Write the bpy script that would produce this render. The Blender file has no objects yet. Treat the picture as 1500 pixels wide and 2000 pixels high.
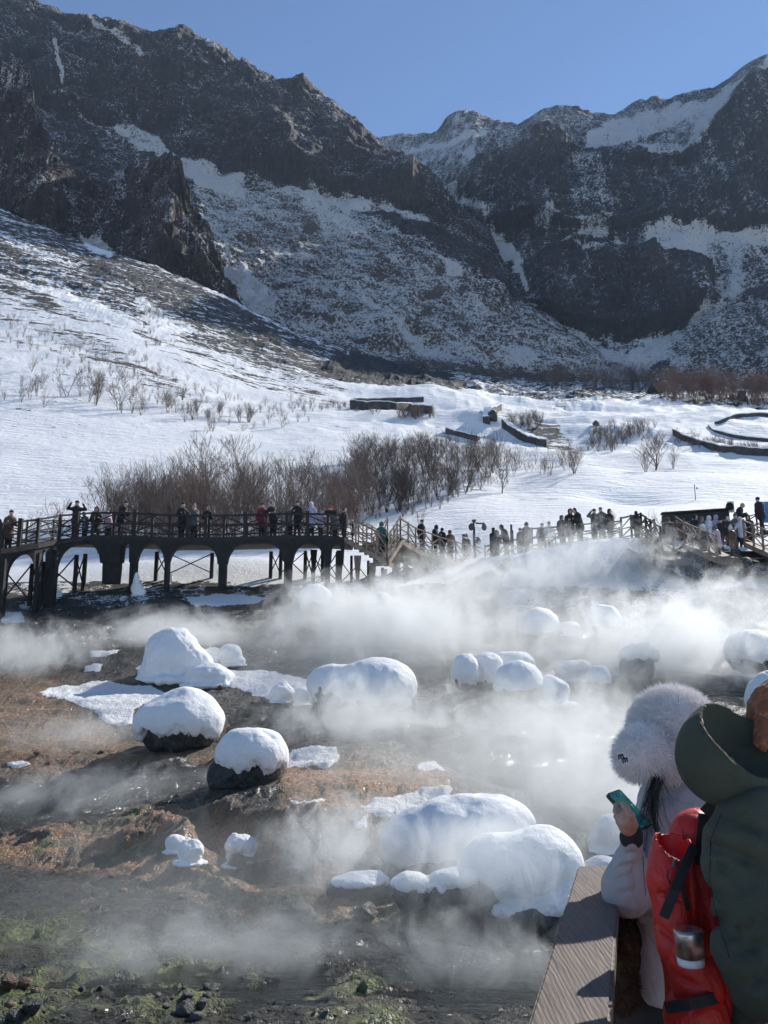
import bpy, bmesh, math, random, os
import numpy as np
from mathutils import Vector, Matrix
random.seed(7); np.random.seed(7)
S = bpy.context.scene
COL = S.collection
R = math.radians
# ------------------------------------------------------------------ camera, sky, sun, exposure
F = 1700.0; CX = 750.0; CY = 1000.0; HORIZON = 1347.0
PITCH = math.atan((HORIZON - CY) / F)
cam = bpy.data.cameras.new('camera'); camo = bpy.data.objects.new('camera', cam); COL.objects.link(camo)
camo.location = (0, 0, 0); camo.rotation_euler = (math.pi / 2 + PITCH, 0, 0)
cam.sensor_fit = 'HORIZONTAL'; cam.sensor_width = 36; cam.lens = 36 * F / 1500
cam.clip_start = 0.05; cam.clip_end = 9000
S.camera = camo
SUN_AZ = R(44); SUN_EL = R(36)
w = bpy.data.worlds.new("World"); S.world = w; w.use_nodes = True
nt = w.node_tree; nt.nodes.clear()
sky = nt.nodes.new('ShaderNodeTexSky'); sky.sky_type = 'NISHITA'; sky.sun_disc = False
sky.sun_elevation = SUN_EL; sky.sun_rotation = SUN_AZ; sky.altitude = 1900
sky.air_density = 1.0; sky.dust_density = 0.0; sky.ozone_density = 5.0
bg = nt.nodes.new('ShaderNodeBackground'); bg.inputs[1].default_value = 0.112
wo = nt.nodes.new('ShaderNodeOutputWorld')
nt.links.new(sky.outputs[0], bg.inputs[0]); nt.links.new(bg.outputs[0], wo.inputs[0])
sl = bpy.data.lights.new('sun', 'SUN'); sl.energy = 5.0; sl.angle = R(0.53); sl.color = (1.0, 0.965, 0.90)
so = bpy.data.objects.new('sun', sl); COL.objects.link(so)
SUND = Vector((math.sin(SUN_AZ) * math.cos(SUN_EL), math.cos(SUN_AZ) * math.cos(SUN_EL), math.sin(SUN_EL)))
so.rotation_euler = SUND.to_track_quat('Z', 'Y').to_euler(); so.location = (300, 200, 300)
S.view_settings.view_transform = 'Standard'; S.view_settings.look = 'None'
S.view_settings.exposure = 0.38; S.view_settings.gamma = 1.0
try:
    S.cycles.max_bounces = 8; S.cycles.diffuse_bounces = 3; S.cycles.glossy_bounces = 2
    S.cycles.transmission_bounces = 2; S.cycles.volume_bounces = 3; S.cycles.transparent_max_bounces = 8
    S.cycles.volume_step_rate = 1.0; S.cycles.volume_max_steps = 128
except Exception: pass

# ------------------------------------------------------------------ pixel <-> world helpers
cp, sp_ = math.cos(PITCH), math.sin(PITCH)
def P(px, py, Y):
    """point on the sight line of photo pixel (px,py) at forward distance Y (metres)"""
    u = (px - CX) / F; v = (CY - py) / F
    dy = cp - v * sp_; dz = sp_ + v * cp
    k = Y / dy
    return np.array([u * k, Y + 0 * u, dz * k])
def PV(px, py, Y): return Vector(P(px, py, Y))
def Pz(px, py, z):
    u = (px - CX) / F; v = (CY - py) / F
    dy = cp - v * sp_; dz = sp_ + v * cp
    k = z / dz
    return Vector((u * k, dy * k, z))
def proj(x, y, z):
    c = y * cp + z * sp_; q = -y * sp_ + z * cp
    c = np.where(c < 0.1, 0.1, c)
    return CX + F * x / c, CY - F * q / c

# ------------------------------------------------------------------ noise
def _h(ix, iy, iz, seed):
    with np.errstate(over='ignore'):
        n = (ix.astype(np.uint32) * np.uint32(374761393) + iy.astype(np.uint32) * np.uint32(668265263)
             + iz.astype(np.uint32) * np.uint32(2147483647 - 977 * 1000) + np.uint32((seed * 144665) & 0xffffffff))
        n = (n ^ (n >> np.uint32(13))) * np.uint32(1274126177)
        n = (n ^ (n >> np.uint32(16))) * np.uint32(2246822519)
        n = n ^ (n >> np.uint32(15))
    return n.astype(np.float64) / 2147483648.0 - 1.0
def vn(x, y, z, seed=0):
    x, y, z = np.broadcast_arrays(x, y, z)
    fx, fy, fz = np.floor(x), np.floor(y), np.floor(z)
    ix, iy, iz = fx.astype(np.int64), fy.astype(np.int64), fz.astype(np.int64)
    a, b, c = x - fx, y - fy, z - fz
    a = a * a * a * (a * (a * 6 - 15) + 10); b = b * b * b * (b * (b * 6 - 15) + 10); c = c * c * (3 - 2 * c)
    r = 0
    for i in (0, 1):
        wa = a if i else 1 - a
        for j in (0, 1):
            wb = b if j else 1 - b
            for k in (0, 1):
                wc = c if k else 1 - c
                r = r + wa * wb * wc * _h(ix + i, iy + j, iz + k, seed)
    return r
def fbm(x, y, z=0.0, o=4, g=0.5, seed=0):
    r = 0; a = 1; t = 0; f = 1
    for i in range(o):
        r = r + a * vn(x * f + 17.3 * i, y * f + 5.1 * i, z * f + 9.7 * i, seed + i); t += a; a *= g; f *= 2.03
    return r / t
def ridged(x, y, z=0.0, o=4, g=0.5, seed=0):
    r = 0; a = 1; t = 0; f = 1
    for i in range(o):
        r = r + a * (1 - 2 * np.abs(vn(x * f + 7.3 * i, y * f + 3.1 * i, z * f + 1.7 * i, seed + i))); t += a; a *= g; f *= 2.03
    return r / t
def sstep(a, b, x):
    t = np.clip((x - a) / (b - a), 0, 1); return t * t * (3 - 2 * t)
def polymask(px, py, pts, soft=6.0):
    """1 inside the polygon, fading to 0 across 'soft' either side of its outline"""
    x0 = min(p[0] for p in pts) - soft; x1 = max(p[0] for p in pts) + soft
    y0 = min(p[1] for p in pts) - soft; y1 = max(p[1] for p in pts) + soft
    out = np.zeros(px.shape); sel = (px > x0) & (px < x1) & (py > y0) & (py < y1)
    if not sel.any(): return out
    X = px[sel]; Y = py[sel]; d = np.full(X.shape, 1e9); ins = np.zeros(X.shape, bool)
    n = len(pts)
    for i in range(n):
        ax, ay = pts[i]; bx, by = pts[(i + 1) % n]
        ex, ey = bx - ax, by - ay; L = ex * ex + ey * ey + 1e-9
        t = np.clip(((X - ax) * ex + (Y - ay) * ey) / L, 0, 1)
        d = np.minimum(d, np.hypot(X - ax - t * ex, Y - ay - t * ey))
        if ay != by:
            c = ((ay > Y) != (by > Y)) & (X < (bx - ax) * (Y - ay) / (by - ay) + ax)
            ins ^= c
    out[sel] = sstep(-soft, soft, np.where(ins, d, -d)); return out
def linemask(px, py, pts, wd, soft=None):
    soft = soft or wd
    d = np.full(px.shape, 1e9)
    for (ax, ay), (bx, by) in zip(pts[:-1], pts[1:]):
        ex, ey = bx - ax, by - ay; L = ex * ex + ey * ey + 1e-9
        t = np.clip(((px - ax) * ex + (py - ay) * ey) / L, 0, 1)
        d = np.minimum(d, np.hypot(px - ax - t * ex, py - ay - t * ey))
    return 1 - sstep(wd - soft * .5, wd + soft * .5, d)

# ------------------------------------------------------------------ mesh helpers
def mesh_np(name, V, Fq, mat=None, smooth=True):
    me = bpy.data.meshes.new(name)
    V = np.asarray(V, dtype=np.float32); Fq = np.asarray(Fq, dtype=np.int32); k = Fq.shape[1]
    me.vertices.add(len(V)); me.vertices.foreach_set('co', V.ravel())
    me.loops.add(Fq.size); me.loops.foreach_set('vertex_index', Fq.ravel())
    me.polygons.add(len(Fq)); me.polygons.foreach_set('loop_start', np.arange(0, Fq.size, k, dtype=np.int32))
    me.polygons.foreach_set('loop_total', np.full(len(Fq), k, dtype=np.int32))
    me.polygons.foreach_set('use_smooth', np.full(len(Fq), smooth, dtype=bool))
    me.update(calc_edges=True)
    if mat: me.materials.append(mat)
    return me
def add_mask(me, r=0, g=0, b=0, a=0, name='mask'):
    n = len(me.vertices); arr = np.zeros((n, 4), dtype=np.float32)
    for i, c in enumerate((r, g, b, a)): arr[:, i] = c
    at = me.attributes.new(name, 'FLOAT_COLOR', 'POINT'); at.data.foreach_set('color', arr.ravel())
def ob(name, me, parent=None, label=None, cat=None, group=None, kind=None, loc=None, rz=None):
    o = bpy.data.objects.new(name, me); COL.objects.link(o)
    if parent is not None: o.parent = parent
    if label: o['label'] = label
    if cat: o['category'] = cat
    if group: o['group'] = group
    if kind: o['kind'] = kind
    if loc is not None: o.location = loc
    if rz is not None: o.rotation_euler = (0, 0, rz)
    return o
def grid_faces(nu, nv):
    i = np.arange(nu * nv).reshape(nu, nv)
    return np.stack([i[:-1, :-1].ravel(), i[1:, :-1].ravel(), i[1:, 1:].ravel(), i[:-1, 1:].ravel()], 1)
def copy_thing(root, loc=None, rz=None, label=None, group=None, scale=None, cat=None):
    r = root.copy(); COL.objects.link(r)
    if loc is not None: r.location = loc
    if rz is not None: r.rotation_euler = (0, 0, rz)
    if scale is not None: r.scale = (scale,) * 3 if isinstance(scale, (int, float)) else scale
    if label: r['label'] = label
    if group: r['group'] = group
    elif 'group' in r: del r['group']
    if cat: r['category'] = cat
    def rec(a, b):
        for ch in list(a.children):
            c = ch.copy(); COL.objects.link(c); c.parent = b; rec(ch, c)
    rec(root, r); return r

# ------------------------------------------------------------------ material helpers
class NT:
    def __init__(s, name):
        s.m = bpy.data.materials.new(name); s.m.use_nodes = True; s.t = s.m.node_tree; s.t.nodes.clear()
        s.out = s.t.nodes.new('ShaderNodeOutputMaterial')
    def n(s, typ, props=None, **ins):
        nd = s.t.nodes.new(typ)
        for k, v in (props or {}).items(): setattr(nd, k, v)
        for k, v in ins.items():
            key = int(k[1:]) if k[0] == '_' else k.replace('_', ' ')
            if hasattr(v, 'is_output'): s.t.links.new(v, nd.inputs[key])
            else: nd.inputs[key].default_value = v
        return nd
    def math(s, op, a, b=0.0, c=0.0, clamp=False):
        return s.n('ShaderNodeMath', dict(operation=op, use_clamp=clamp), _0=a, _1=b, _2=c).outputs[0]
    def noise(s, vec, scale, detail=4, rough=0.5, dist=0.0):
        return s.n('ShaderNodeTexNoise', None, Vector=vec, Scale=scale, Detail=detail, Roughness=rough, Distortion=dist).outputs[0]
    def ramp(s, f, a, b):
        return s.n('ShaderNodeMapRange', dict(interpolation_type='SMOOTHSTEP', clamp=True), Value=f, From_Min=a, From_Max=b, To_Min=0.0, To_Max=1.0).outputs[0]
    def mix(s, f, a, b):
        nd = s.t.nodes.new('ShaderNodeMix'); nd.data_type = 'RGBA'
        for i, v in ((0, f), (6, a), (7, b)):
            if hasattr(v, 'is_output'): s.t.links.new(v, nd.inputs[i])
            else: nd.inputs[i].default_value = v if i == 0 else (*v, 1) if len(v) == 3 else v
        return nd.outputs[2]
    def obj(s): return s.n('ShaderNodeTexCoord').outputs['Object']
    def mapping(s, vec, scale=(1, 1, 1), rot=(0, 0, 0), loc=(0, 0, 0)):
        return s.n('ShaderNodeMapping', None, Vector=vec, Scale=scale, Rotation=rot, Location=loc).outputs[0]
    def bump(s, h, dist=0.05, st=1.0, normal=None):
        k = dict(Height=h, Distance=dist, Strength=st)
        if normal is not None: k['Normal'] = normal
        return s.n('ShaderNodeBump', None, **k).outputs[0]
    def pbsdf(s, **k):
        b = s.n('ShaderNodeBsdfPrincipled', None, **k); s.t.links.new(b.outputs[0], s.out.inputs[0]); return s.m
def C4(c): return (*c, 1.0)
def simple(name, col, rough=0.7, var=0.25, scale=6.0, bump=0.0, bscale=30.0, metal=0.0, spec=0.5):
    n = NT(name); o = n.obj(); f = n.noise(o, scale, 5, .6)
    c2 = tuple(max(0, c * (1 - var)) for c in col); c3 = tuple(min(1, c * (1 + var)) for c in col)
    kw = dict(Base_Color=n.mix(n.ramp(f, .3, .7), c2, c3), Roughness=rough, Metallic=metal)
    if bump: kw['Normal'] = n.bump(n.noise(o, bscale, 4, .6), bump)
    b = n.n('ShaderNodeBsdfPrincipled', None, **kw); b.inputs['Specular IOR Level'].default_value = spec
    n.t.links.new(b.outputs[0], n.out.inputs[0]); return n.m

# snow on its own (caps, patches)
def mk_snow(name='snow', grain=1.0, col=(.86, .85, .83)):
    n = NT(name); o = n.obj()
    h = n.math('ADD', n.noise(o, 9, 4, .55), n.math('ADD', n.math('MULTIPLY', n.noise(o, 60 * grain, 3, .6), .45), n.math('MULTIPLY', n.noise(o, 22, 4, .65), .5)))
    c = n.mix(n.noise(o, 3, 3), tuple(x * .96 for x in col), tuple(min(1, x * 1.04) for x in col))
    return n.pbsdf(Base_Color=c, Roughness=.65, Normal=n.bump(h, .035 / grain, .8))
M = {}
M['snow'] = mk_snow()

# rock mountainside: mask R = snow cover, G = reddish rock, B = strength of cliff columns
def mk_mountain(name, fall=(0.0, 1.0), base=(.050, .043, .041), warm=(.105, .062, .046), spk=0.12, stripe=.5, sc=1.0):
    n = NT(name); geo = n.n('ShaderNodeNewGeometry'); pos = geo.outputs['Position']
    at = n.n('ShaderNodeAttribute', dict(attribute_name='mask')); sepm = n.n('ShaderNodeSeparateColor', None, Color=at.outputs['Color'])
    ang = math.atan2(fall[1], fall[0])
    st = n.mapping(pos, (0.012 * sc, 0.16 * sc, 0.03 * sc), (0, 0, 0), (0, 0, 0))
    rot = n.mapping(pos, (1, 1, 1), (0, 0, -ang)); st = n.mapping(rot, (0.02 * sc, 0.17 * sc, 0.02 * sc))
    n1 = n.noise(pos, 0.035 * sc, 6, .62); n2 = n.noise(pos, 0.33 * sc, 5, .65, .4); n3 = n.noise(st, 1.0, 5, .6, .3)
    n4 = n.noise(pos, .75 * sc, 6, .8)
    mixn = n.math('ADD', n.math('MULTIPLY', n2, .30), n.math('ADD', n.math('MULTIPLY', n3, stripe * .6), n.math('MULTIPLY', n4, .75)))
    mixn = n.math('ADD', mixn, n.math('MULTIPLY', n1, .14))           # centred near (.4+.3+.32+.28)/2
    cen = (.30 + stripe * .6 + .75 + .14) / 2
    nz = n.n('ShaderNodeSeparateXYZ', None, Vector=geo.outputs['Normal']).outputs[2]
    up = n.math('MULTIPLY', n.math('SUBTRACT', nz, .40), .13)
    thr = n.math('ADD', n.math('MULTIPLY', n.math('SUBTRACT', mixn, cen), 1.75), n.math('ADD', up, n.math('MULTIPLY', n.math('SUBTRACT', sepm.outputs[0], .5), .44)))
    snowf = n.ramp(thr, -.02, spk * .3)
    rc = n.mix(n.ramp(n2, .35, .65), tuple(c * .5 for c in base), tuple(c * 1.25 for c in base))
    rc = n.mix(n.math('MULTIPLY', sepm.outputs[1], n.ramp(n1, .3, .6)), rc, warm)
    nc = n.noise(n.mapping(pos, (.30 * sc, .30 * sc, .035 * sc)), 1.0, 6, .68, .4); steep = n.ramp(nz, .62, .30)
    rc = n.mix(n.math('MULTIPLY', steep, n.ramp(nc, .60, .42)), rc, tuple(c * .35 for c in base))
    rc = n.mix(n.math('MULTIPLY', sepm.outputs[2], n.ramp(n4, .30, .55)), rc, (.150, .118, .100))
    col = n.mix(snowf, rc, (.84, .84, .83))
    hb = n.math('ADD', n.math('MULTIPLY', n.math('MULTIPLY', nc, steep), 1.9), n.math('ADD', n.math('MULTIPLY', n2, .9), n.math('MULTIPLY', n4, .6)))
    nrm = n.bump(hb, 4.2 / sc, 1.0)
    return n.pbsdf(Base_Color=col, Roughness=.85, Normal=nrm)
M['mt_left'] = mk_mountain('rock_left', (1, -.3))
M['mt_spur'] = mk_mountain('rock_spur', (.2, -1), base=(.048, .036, .032), warm=(.125, .068, .048), sc=1.6)
M['mt_right'] = mk_mountain('rock_right', (-.2, -1), base=(.05, .05, .052), sc=.9)
# ------------------------------------------------------------------ terrain sheets
def gsm(a, sig, axis=0):
    if sig <= 0: return a
    n = int(sig * 3) + 1; k = np.exp(-.5 * (np.arange(-n, n + 1) / sig) ** 2); k /= k.sum()
    pad = [(n, n) if i == axis else (0, 0) for i in range(a.ndim)]
    b = np.pad(a, pad, mode='edge'); out = 0
    for i, w_ in enumerate(k):
        out = out + w_ * np.take(b, range(i, i + a.shape[axis]), axis=axis)
    return out
def sheet(curves, segs, tmin, tmax, nt_, A=15.0, colsig=4, rowsig=1.5):
    """curves: list of lists of (px, py | ('z',z), Y).  returns X,Y,Z arrays (nt, nrows)"""
    t = np.linspace(tmin, tmax, nt_)
    Ys, Zs = [], []
    for c in curves:
        T_, Y_, Z_ = [], [], []
        for (px, py, Y) in c:
            if isinstance(py, tuple):
                z = py[1]; x = (px - CX) / F * (Y * cp + z * sp_) if Y > 2 else (px - CX) / 100.0
            else:
                x, _, z = P(px, py, Y)
            T_.append(x / (Y + A)); Y_.append(Y); Z_.append(z)
        o = np.argsort(T_); T_ = np.array(T_)[o]; Y_ = np.array(Y_, float)[o]; Z_ = np.array(Z_)[o]
        # keep elevation (not height) steady where the distance changes
        Yi = np.interp(t, T_, Y_); Ei = np.interp(t, T_, Z_ / np.maximum(np.abs(Y_), 1)); Zi = Ei * np.maximum(np.abs(Yi), 1)
        Ys.append(gsm(Yi, colsig)); Zs.append(gsm(Zi, colsig))
    YY, ZZ = [], []
    for k, n in enumerate(segs):
        y0, y1 = Ys[k], Ys[k + 1]; z0, z1 = Zs[k], Zs[k + 1]
        for j in range(n):
            s = j / n
            q = y0 + (y1 - y0) * s
            YY.append(q); ZZ.append(z0 + (z1 - z0) * s)
    YY.append(Ys[-1]); ZZ.append(Zs[-1])
    YY = gsm(np.stack(YY, 1), rowsig, 1); ZZ = gsm(np.stack(ZZ, 1), rowsig, 1)
    XX = t[:, None] * (YY + A)
    return XX, YY, ZZ
def rows(pxs, pys, Ys):
    if np.isscalar(pys): pys = [pys] * len(pxs)
    if np.isscalar(Ys): Ys = [Ys] * len(pxs)
    return list(zip(pxs, pys, Ys))
Zc = lambda z: ('z', z)
p9 = [-300, 0, 250, 500, 750, 900, 1000, 1150, 1250, 1500, 1800]
pe = [-300, 0, 200, 300, 400, 500, 600, 700, 800, 900, 1000, 1100, 1500, 1800]
def edgeY(py, z=-3.02):
    v = (CY - py) / F; return z * (cp - v * sp_) / (sp_ + v * cp)
e_py = [1700, 1690, 1700, 1728, 1748, 1800, 1815, 1822, 1842, 1850, 1822, 1815, 1800, 1800]
eY = [edgeY(p) for p in e_py]
G = [
 [(-4000, Zc(-3.6), -6), (4000, Zc(-3.6), -6)],
 rows([-3000, 4000], [Zc(-3.4)] * 2, 5),
 rows([-1500, 0, 400, 800, 1100, 2500], [Zc(-3.06), Zc(-3.0), Zc(-3.07), Zc(-3.03), Zc(-3.15), Zc(-3.2)], 8.6),
 rows([-900, 0, 300, 700, 1100, 2200], [Zc(-3.09), Zc(-3.06), Zc(-3.15), Zc(-3.11), Zc(-3.2), Zc(-3.2)], 10.3),
 list(zip(pe, [Zc(-3.04)] * len(pe), eY)),
 list(zip(pe, [1642, 1645, 1608, 1592, 1640, 1735, 1750, 1765, 1785, 1787, 1765, 1760, 1750, 1750],
          [17.5, 17.5, 17.2, 17.0, 15.4, 13.1, 12.8, 12.7, 12.2, 12.1, 12.6, 12.7, 12.8, 12.8])),
 list(zip(pe, [1640, 1642, 1606, 1590, 1625, 1700, 1735, 1740, 1750, 1750, 1745, 1745, 1740, 1740],
          [18.0, 18.0, 17.8, 17.6, 16.6, 14.2, 13.8, 13.7, 13.4, 13.4, 13.5, 13.5, 13.6, 13.6])),
 list(zip(pe, [1615, 1612, 1598, 1585, 1590, 1605, 1618, 1626, 1640, 1645, 1650, 1655, 1655, 1655],
          [19.2, 19.0, 18.6, 18.2, 17.4, 15.8, 14.7, 14.8, 15.0, 15.2, 15.4, 15.5, 15.5, 15.5])),
 rows(p9, 1480, [22.5, 22.5, 22, 21, 19.5, 19.5, 20, 20, 20, 20, 20]),
 rows(p9, 1400, [26, 26, 26, 25.5, 25, 25, 25, 25, 25, 25, 25]),
 rows(p9, 1310, 31), rows(p9, 1230, 36),
 rows(p9, [1172, 1172, 1172, 1168, 1160, 1155, 1150, 1148, 1148, 1148, 1148], [40, 40, 40, 40.5, 41, 40.5, 40, 40, 40, 40, 40]),
 rows(p9, [1125, 1125, 1122, 1120, 1128, 1120, 1085, 1052, 1047, 1075, 1085], [45, 45, 45, 46, 47, 45, 42.5, 42.5, 42.5, 43, 43]),
 rows(p9, [1085, 1085, 1080, 1078, 1086, 1088, 1080, 1068, 1066, 1075, 1080], [52, 52, 53, 54, 56, 52, 47, 47, 47, 47, 47]),
 rows(p9, [995, 1000, 1000, 985, 962, 968, 980, 965, 975, 985, 985], [68, 68, 68, 70, 75, 73, 72, 75, 74, 72, 72]),
 rows(p9, [860, 872, 900, 920, 898, 922, 940, 925, 938, 940, 940], [100, 96, 93, 92, 98, 94, 90, 90, 90, 90, 90]),
 rows(p9, [815, 830, 868, 900, 885, 915, 938, 934, 940, 936, 936], [112, 108, 104, 102, 106, 104, 102, 102, 102, 102, 102]),
 rows(p9, [700, 740, 790, 850, 862, 880, 893, 898, 898, 898, 895], [145, 138, 130, 122, 126, 124, 124, 124, 124, 124, 124]),
 rows(p9, [600, 640, 700, 785, 818, 838, 848, 848, 848, 850, 850], [190, 184, 172, 160, 160, 158, 158, 158, 158, 158, 158]),
 rows(p9, [480, 520, 600, 700, 778, 792, 800, 802, 805, 808, 808], [262, 250, 230, 212, 205, 205, 207, 207, 207, 207, 207]),
 [(-300, 310, 365), (0, 405, 340), (150, 468, 325), (250, 500, 315), (440, 575, 300), (560, 640, 290), (700, 697, 285), (800, 728, 290), (1000, 757, 300), (1250, 768, 320), (1500, 770, 320), (1800, 765, 320)],
 [(-300, Zc(190), 430), (0, Zc(180), 400), (250, Zc(150), 380), (440, Zc(135), 370), (700, 712, 345), (800, 730, 350), (1000, 748, 370), (1250, 755, 390), (1500, 757, 390), (1800, 755, 390)],
]
segs = [3, 8, 60, 55, 22, 14, 26, 60, 44, 36, 36, 30, 28, 16, 18, 22, 12, 24, 30, 42, 60, 10]
GX, GY, GZ = sheet(G, segs, -0.62, 0.74, 1150, A=15.0, colsig=7, rowsig=1.3)
gpx, gpy = proj(GX, GY, GZ)
# wobble the painting coordinates so that outlines look natural
wa = fbm(gpx / 26, gpy / 13, 0, 4, .6, 31); wb = fbm(gpx / 26, gpy / 13, 5, 4, .6, 32)
near = 1 - sstep(38, 42, GY)
# fine structure of the spring field
WORLDX, WORLDY = GX.copy(), GY.copy()
rel = near * (0.10 * fbm(GX * .8, GY * .8, 0, 5, .55, 1) + 0.055 * ridged(GX * 2.3, GY * 3.4, 0, 4, .55, 3))
step = 0.16 * np.floor(GY * .8 + 1.1 * fbm(GX * .22, GY * .2, 0, 3, .5, 8)) * 0
rel += near * sstep(13.5, 16, GY) * .20 * ridged(GX * .16, GY * .62 + GX * .08, 0, 3, .5, 11)      # low rippling terraces
pool = (1 - sstep(-.35, .15, GY - np.interp(GX[:, :1] * 0 + gpx, pe, eY))) * sstep(1.0, 3, GY)
rel *= 1 - .45 * pool * (GY > 2)
rel += .045 * pool * (GY > 7) + .075 * pool * (GY > 7) * fbm(GX * 1.4, GY * 3.2, 0, 5, .65, 14)
# rubbly banks of the brown mounds
mound = polymask(gpx + 10 * wa, gpy + 6 * wb, [(-50, 1650), (150, 1620), (290, 1580), (420, 1572), (560, 1600), (570, 1740), (900, 1780), (930, 1850), (700, 1830), (480, 1800), (350, 1745), (200, 1712), (-50, 1700)], 14)
mw = fbm(GX * .9, GY * .9, 3, 3, .5, 25)
rel += mound * (.13 * fbm(GX * 1.1, GY * 1.7, 0, 4, .6, 21) + .10 * ridged(GX * 1.5 + 2 * mw, GY * 3.2 + 2 * mw, GZ * 2, 5, .62, 24) * (.4 + mw) + .035 * fbm(GX * 9, GY * 9, 0, 4, .65, 22))
shelf = polymask(gpx, gpy, [(540, 1500), (880, 1490), (900, 1600), (760, 1640), (740, 1735), (560, 1735), (540, 1620)], 20)
rel += shelf * .05 * ridged(GX * 5, GY * 1.2, GZ * 2.2, 4, .55, 23)
pit = polymask(gpx, gpy, [(370, 1640), (400, 1600), (520, 1600), (560, 1650), (560, 1720), (480, 1735), (400, 1700)], 16)
rel -= pit * .32
# snow country
far = sstep(41, 46, GY)
slope_t0 = polymask(gpx, gpy, [(-400, 250), (700, 640), (760, 760), (560, 860), (-400, 1000)], 80)
rel += sstep(95, 140, GY) * (1 - slope_t0) * (2.6 * ridged(GX * .028, GY * .045, 0, 4, .5, 48) + .5 * ridged(GX * .1, GY * .12, 0, 3, .5, 49))
rel += far * (.22 * fbm(GX * .09, GY * .12, 0, 4, .5, 41) + .03 * fbm(GX * .9, GY * 2.0, 0, 3, .5, 43)) * np.clip(GY / 60, 1, 3)
talus = sstep(150, 190, GY) * (1 - sstep(650, 820, gpx) * (1 - 0))
slope_t = polymask(gpx, gpy, [(-400, 250), (700, 640), (830, 740), (560, 745), (300, 640), (0, 560), (-400, 520)], 60)
stripe = fbm((GX * .03 + GY * .004), (GY * .10 + GX * .02), 0, 4, .55, 45)
rel += slope_t * (2.2 * stripe + .9 * ridged(GX * .25, GY * .25, 0, 4, .6, 47))
lava = polymask(gpx + 20 * wa, gpy + 8 * wb, [(700, 690), (900, 715), (1250, 742), (1560, 752), (1560, 775), (1100, 800), (900, 780), (690, 768), (620, 720)], 10)
lava = np.maximum(lava, polymask(gpx + 20 * wa, gpy + 6 * wb, [(860, 770), (1200, 786), (1560, 796), (1560, 803), (1200, 797), (880, 786)], 5))
rel += lava * (2.0 * ridged(GX * .12, GY * .10, 0, 5, .62, 51))
# rounded drifts
for (cx, cy, Yc, rx, ry, h) in ((1150, 935, 88, 26, 10, 1.2), (430, 1108, 47, 6, 2.5, .6), (1070, 860, 150, 30, 8, 2.5), (830, 800, 200, 26, 14, 3.0), (1290, 905, 118, 24, 8, 1.6), (1440, 850, 165, 22, 12, 2.5)):
    c = P(cx, cy, Yc); d2 = ((GX - c[0]) / rx) ** 2 + ((GY - Yc) / ry) ** 2; rel += h * np.exp(-d2)
hollow = P(1215, 975, 74); rel -= 1.1 * np.exp(-((GX - hollow[0]) / 3.4) ** 2 - ((GY - 74) / 3.5) ** 2)
for (x0, y0, x1, y1, Yc) in ((100, 1178, 560, 1188, 38), ):
    pass
GZ2 = GZ + rel
# ---- masks
X_ = gpx + 16 * wa; Y_ = gpy + 9 * wb
snow = sstep(41.5, 43.5, GY + 2.2 * wa)
snow = np.maximum(snow, polymask(X_, Y_, [(980, 1150), (1000, 1085), (1050, 1062), (1150, 1045), (1260, 1042), (1320, 1100), (1400, 1120), (1600, 1110), (1600, 1150), (1300, 1165), (1100, 1150)], 8))
rub = polymask(X_, Y_, [(-100, 1135), (330, 1140), (560, 1150), (560, 1172), (300, 1188), (150, 1200), (-100, 1195)], 10)
snow = np.maximum(snow * (1 - rub), rub * (.40 + .35 * (wb)))
peb = polymask(X_, Y_, [(1000, 1150), (1500, 1148), (1600, 1180), (1500, 1215), (1250, 1225), (1020, 1185)], 14)
snow = np.where(peb > .4, np.maximum(snow * .6, .42 + .3 * wa), snow)
ground_snow_patches = [
 [(100, 1345), (180, 1335), (300, 1342), (330, 1360), (262, 1400), (255, 1425), (215, 1420), (190, 1402), (130, 1375), (70, 1362)],
 [(432, 1320), (520, 1312), (600, 1335), (605, 1362), (560, 1362), (500, 1362), (445, 1345)],
 [(345, 1275), (420, 1262), (470, 1290), (430, 1320), (370, 1325), (260, 1318)],
 [(175, 1278), (235, 1270), (215, 1290), (180, 1290)], [(160, 1310), (200, 1305), (195, 1318), (165, 1318)],
 [(10, 1498), (45, 1495), (60, 1505), (30, 1512)],
 [(555, 1485), (600, 1470), (655, 1470), (665, 1480), (640, 1495), (560, 1500)],
 [(812, 1490), (850, 1485), (870, 1500), (865, 1520), (815, 1505)],
 [(700, 1588), (740, 1572), (800, 1565), (860, 1562), (885, 1570), (850, 1600), (790, 1622), (730, 1610)],
 [(560, 1570), (600, 1585), (640, 1572), (620, 1592), (580, 1590)],
 [(690, 1615), (715, 1610), (720, 1625), (700, 1628)],
 [(360, 1170), (430, 1158), (520, 1168), (500, 1180), (380, 1185)],
 [(0, 1205), (40, 1200), (48, 1222), (0, 1225)], [(1290, 1190), (1330, 1170), (1370, 1168), (1300, 1200)]]
gp = 0
for pl in ground_snow_patches: gp = np.maximum(gp, polymask(gpx + 5 * wa, gpy + 4 * wb, pl, 4))
snow = np.maximum(snow, gp * 1.05)
rel2 = .055 * sstep(.35, .9, gp) * (1 + .5 * fbm(GX * 1.6, GY * 1.6, 0, 3, .5, 61)) * near
GZ2 = GZ2 + rel2
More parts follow.
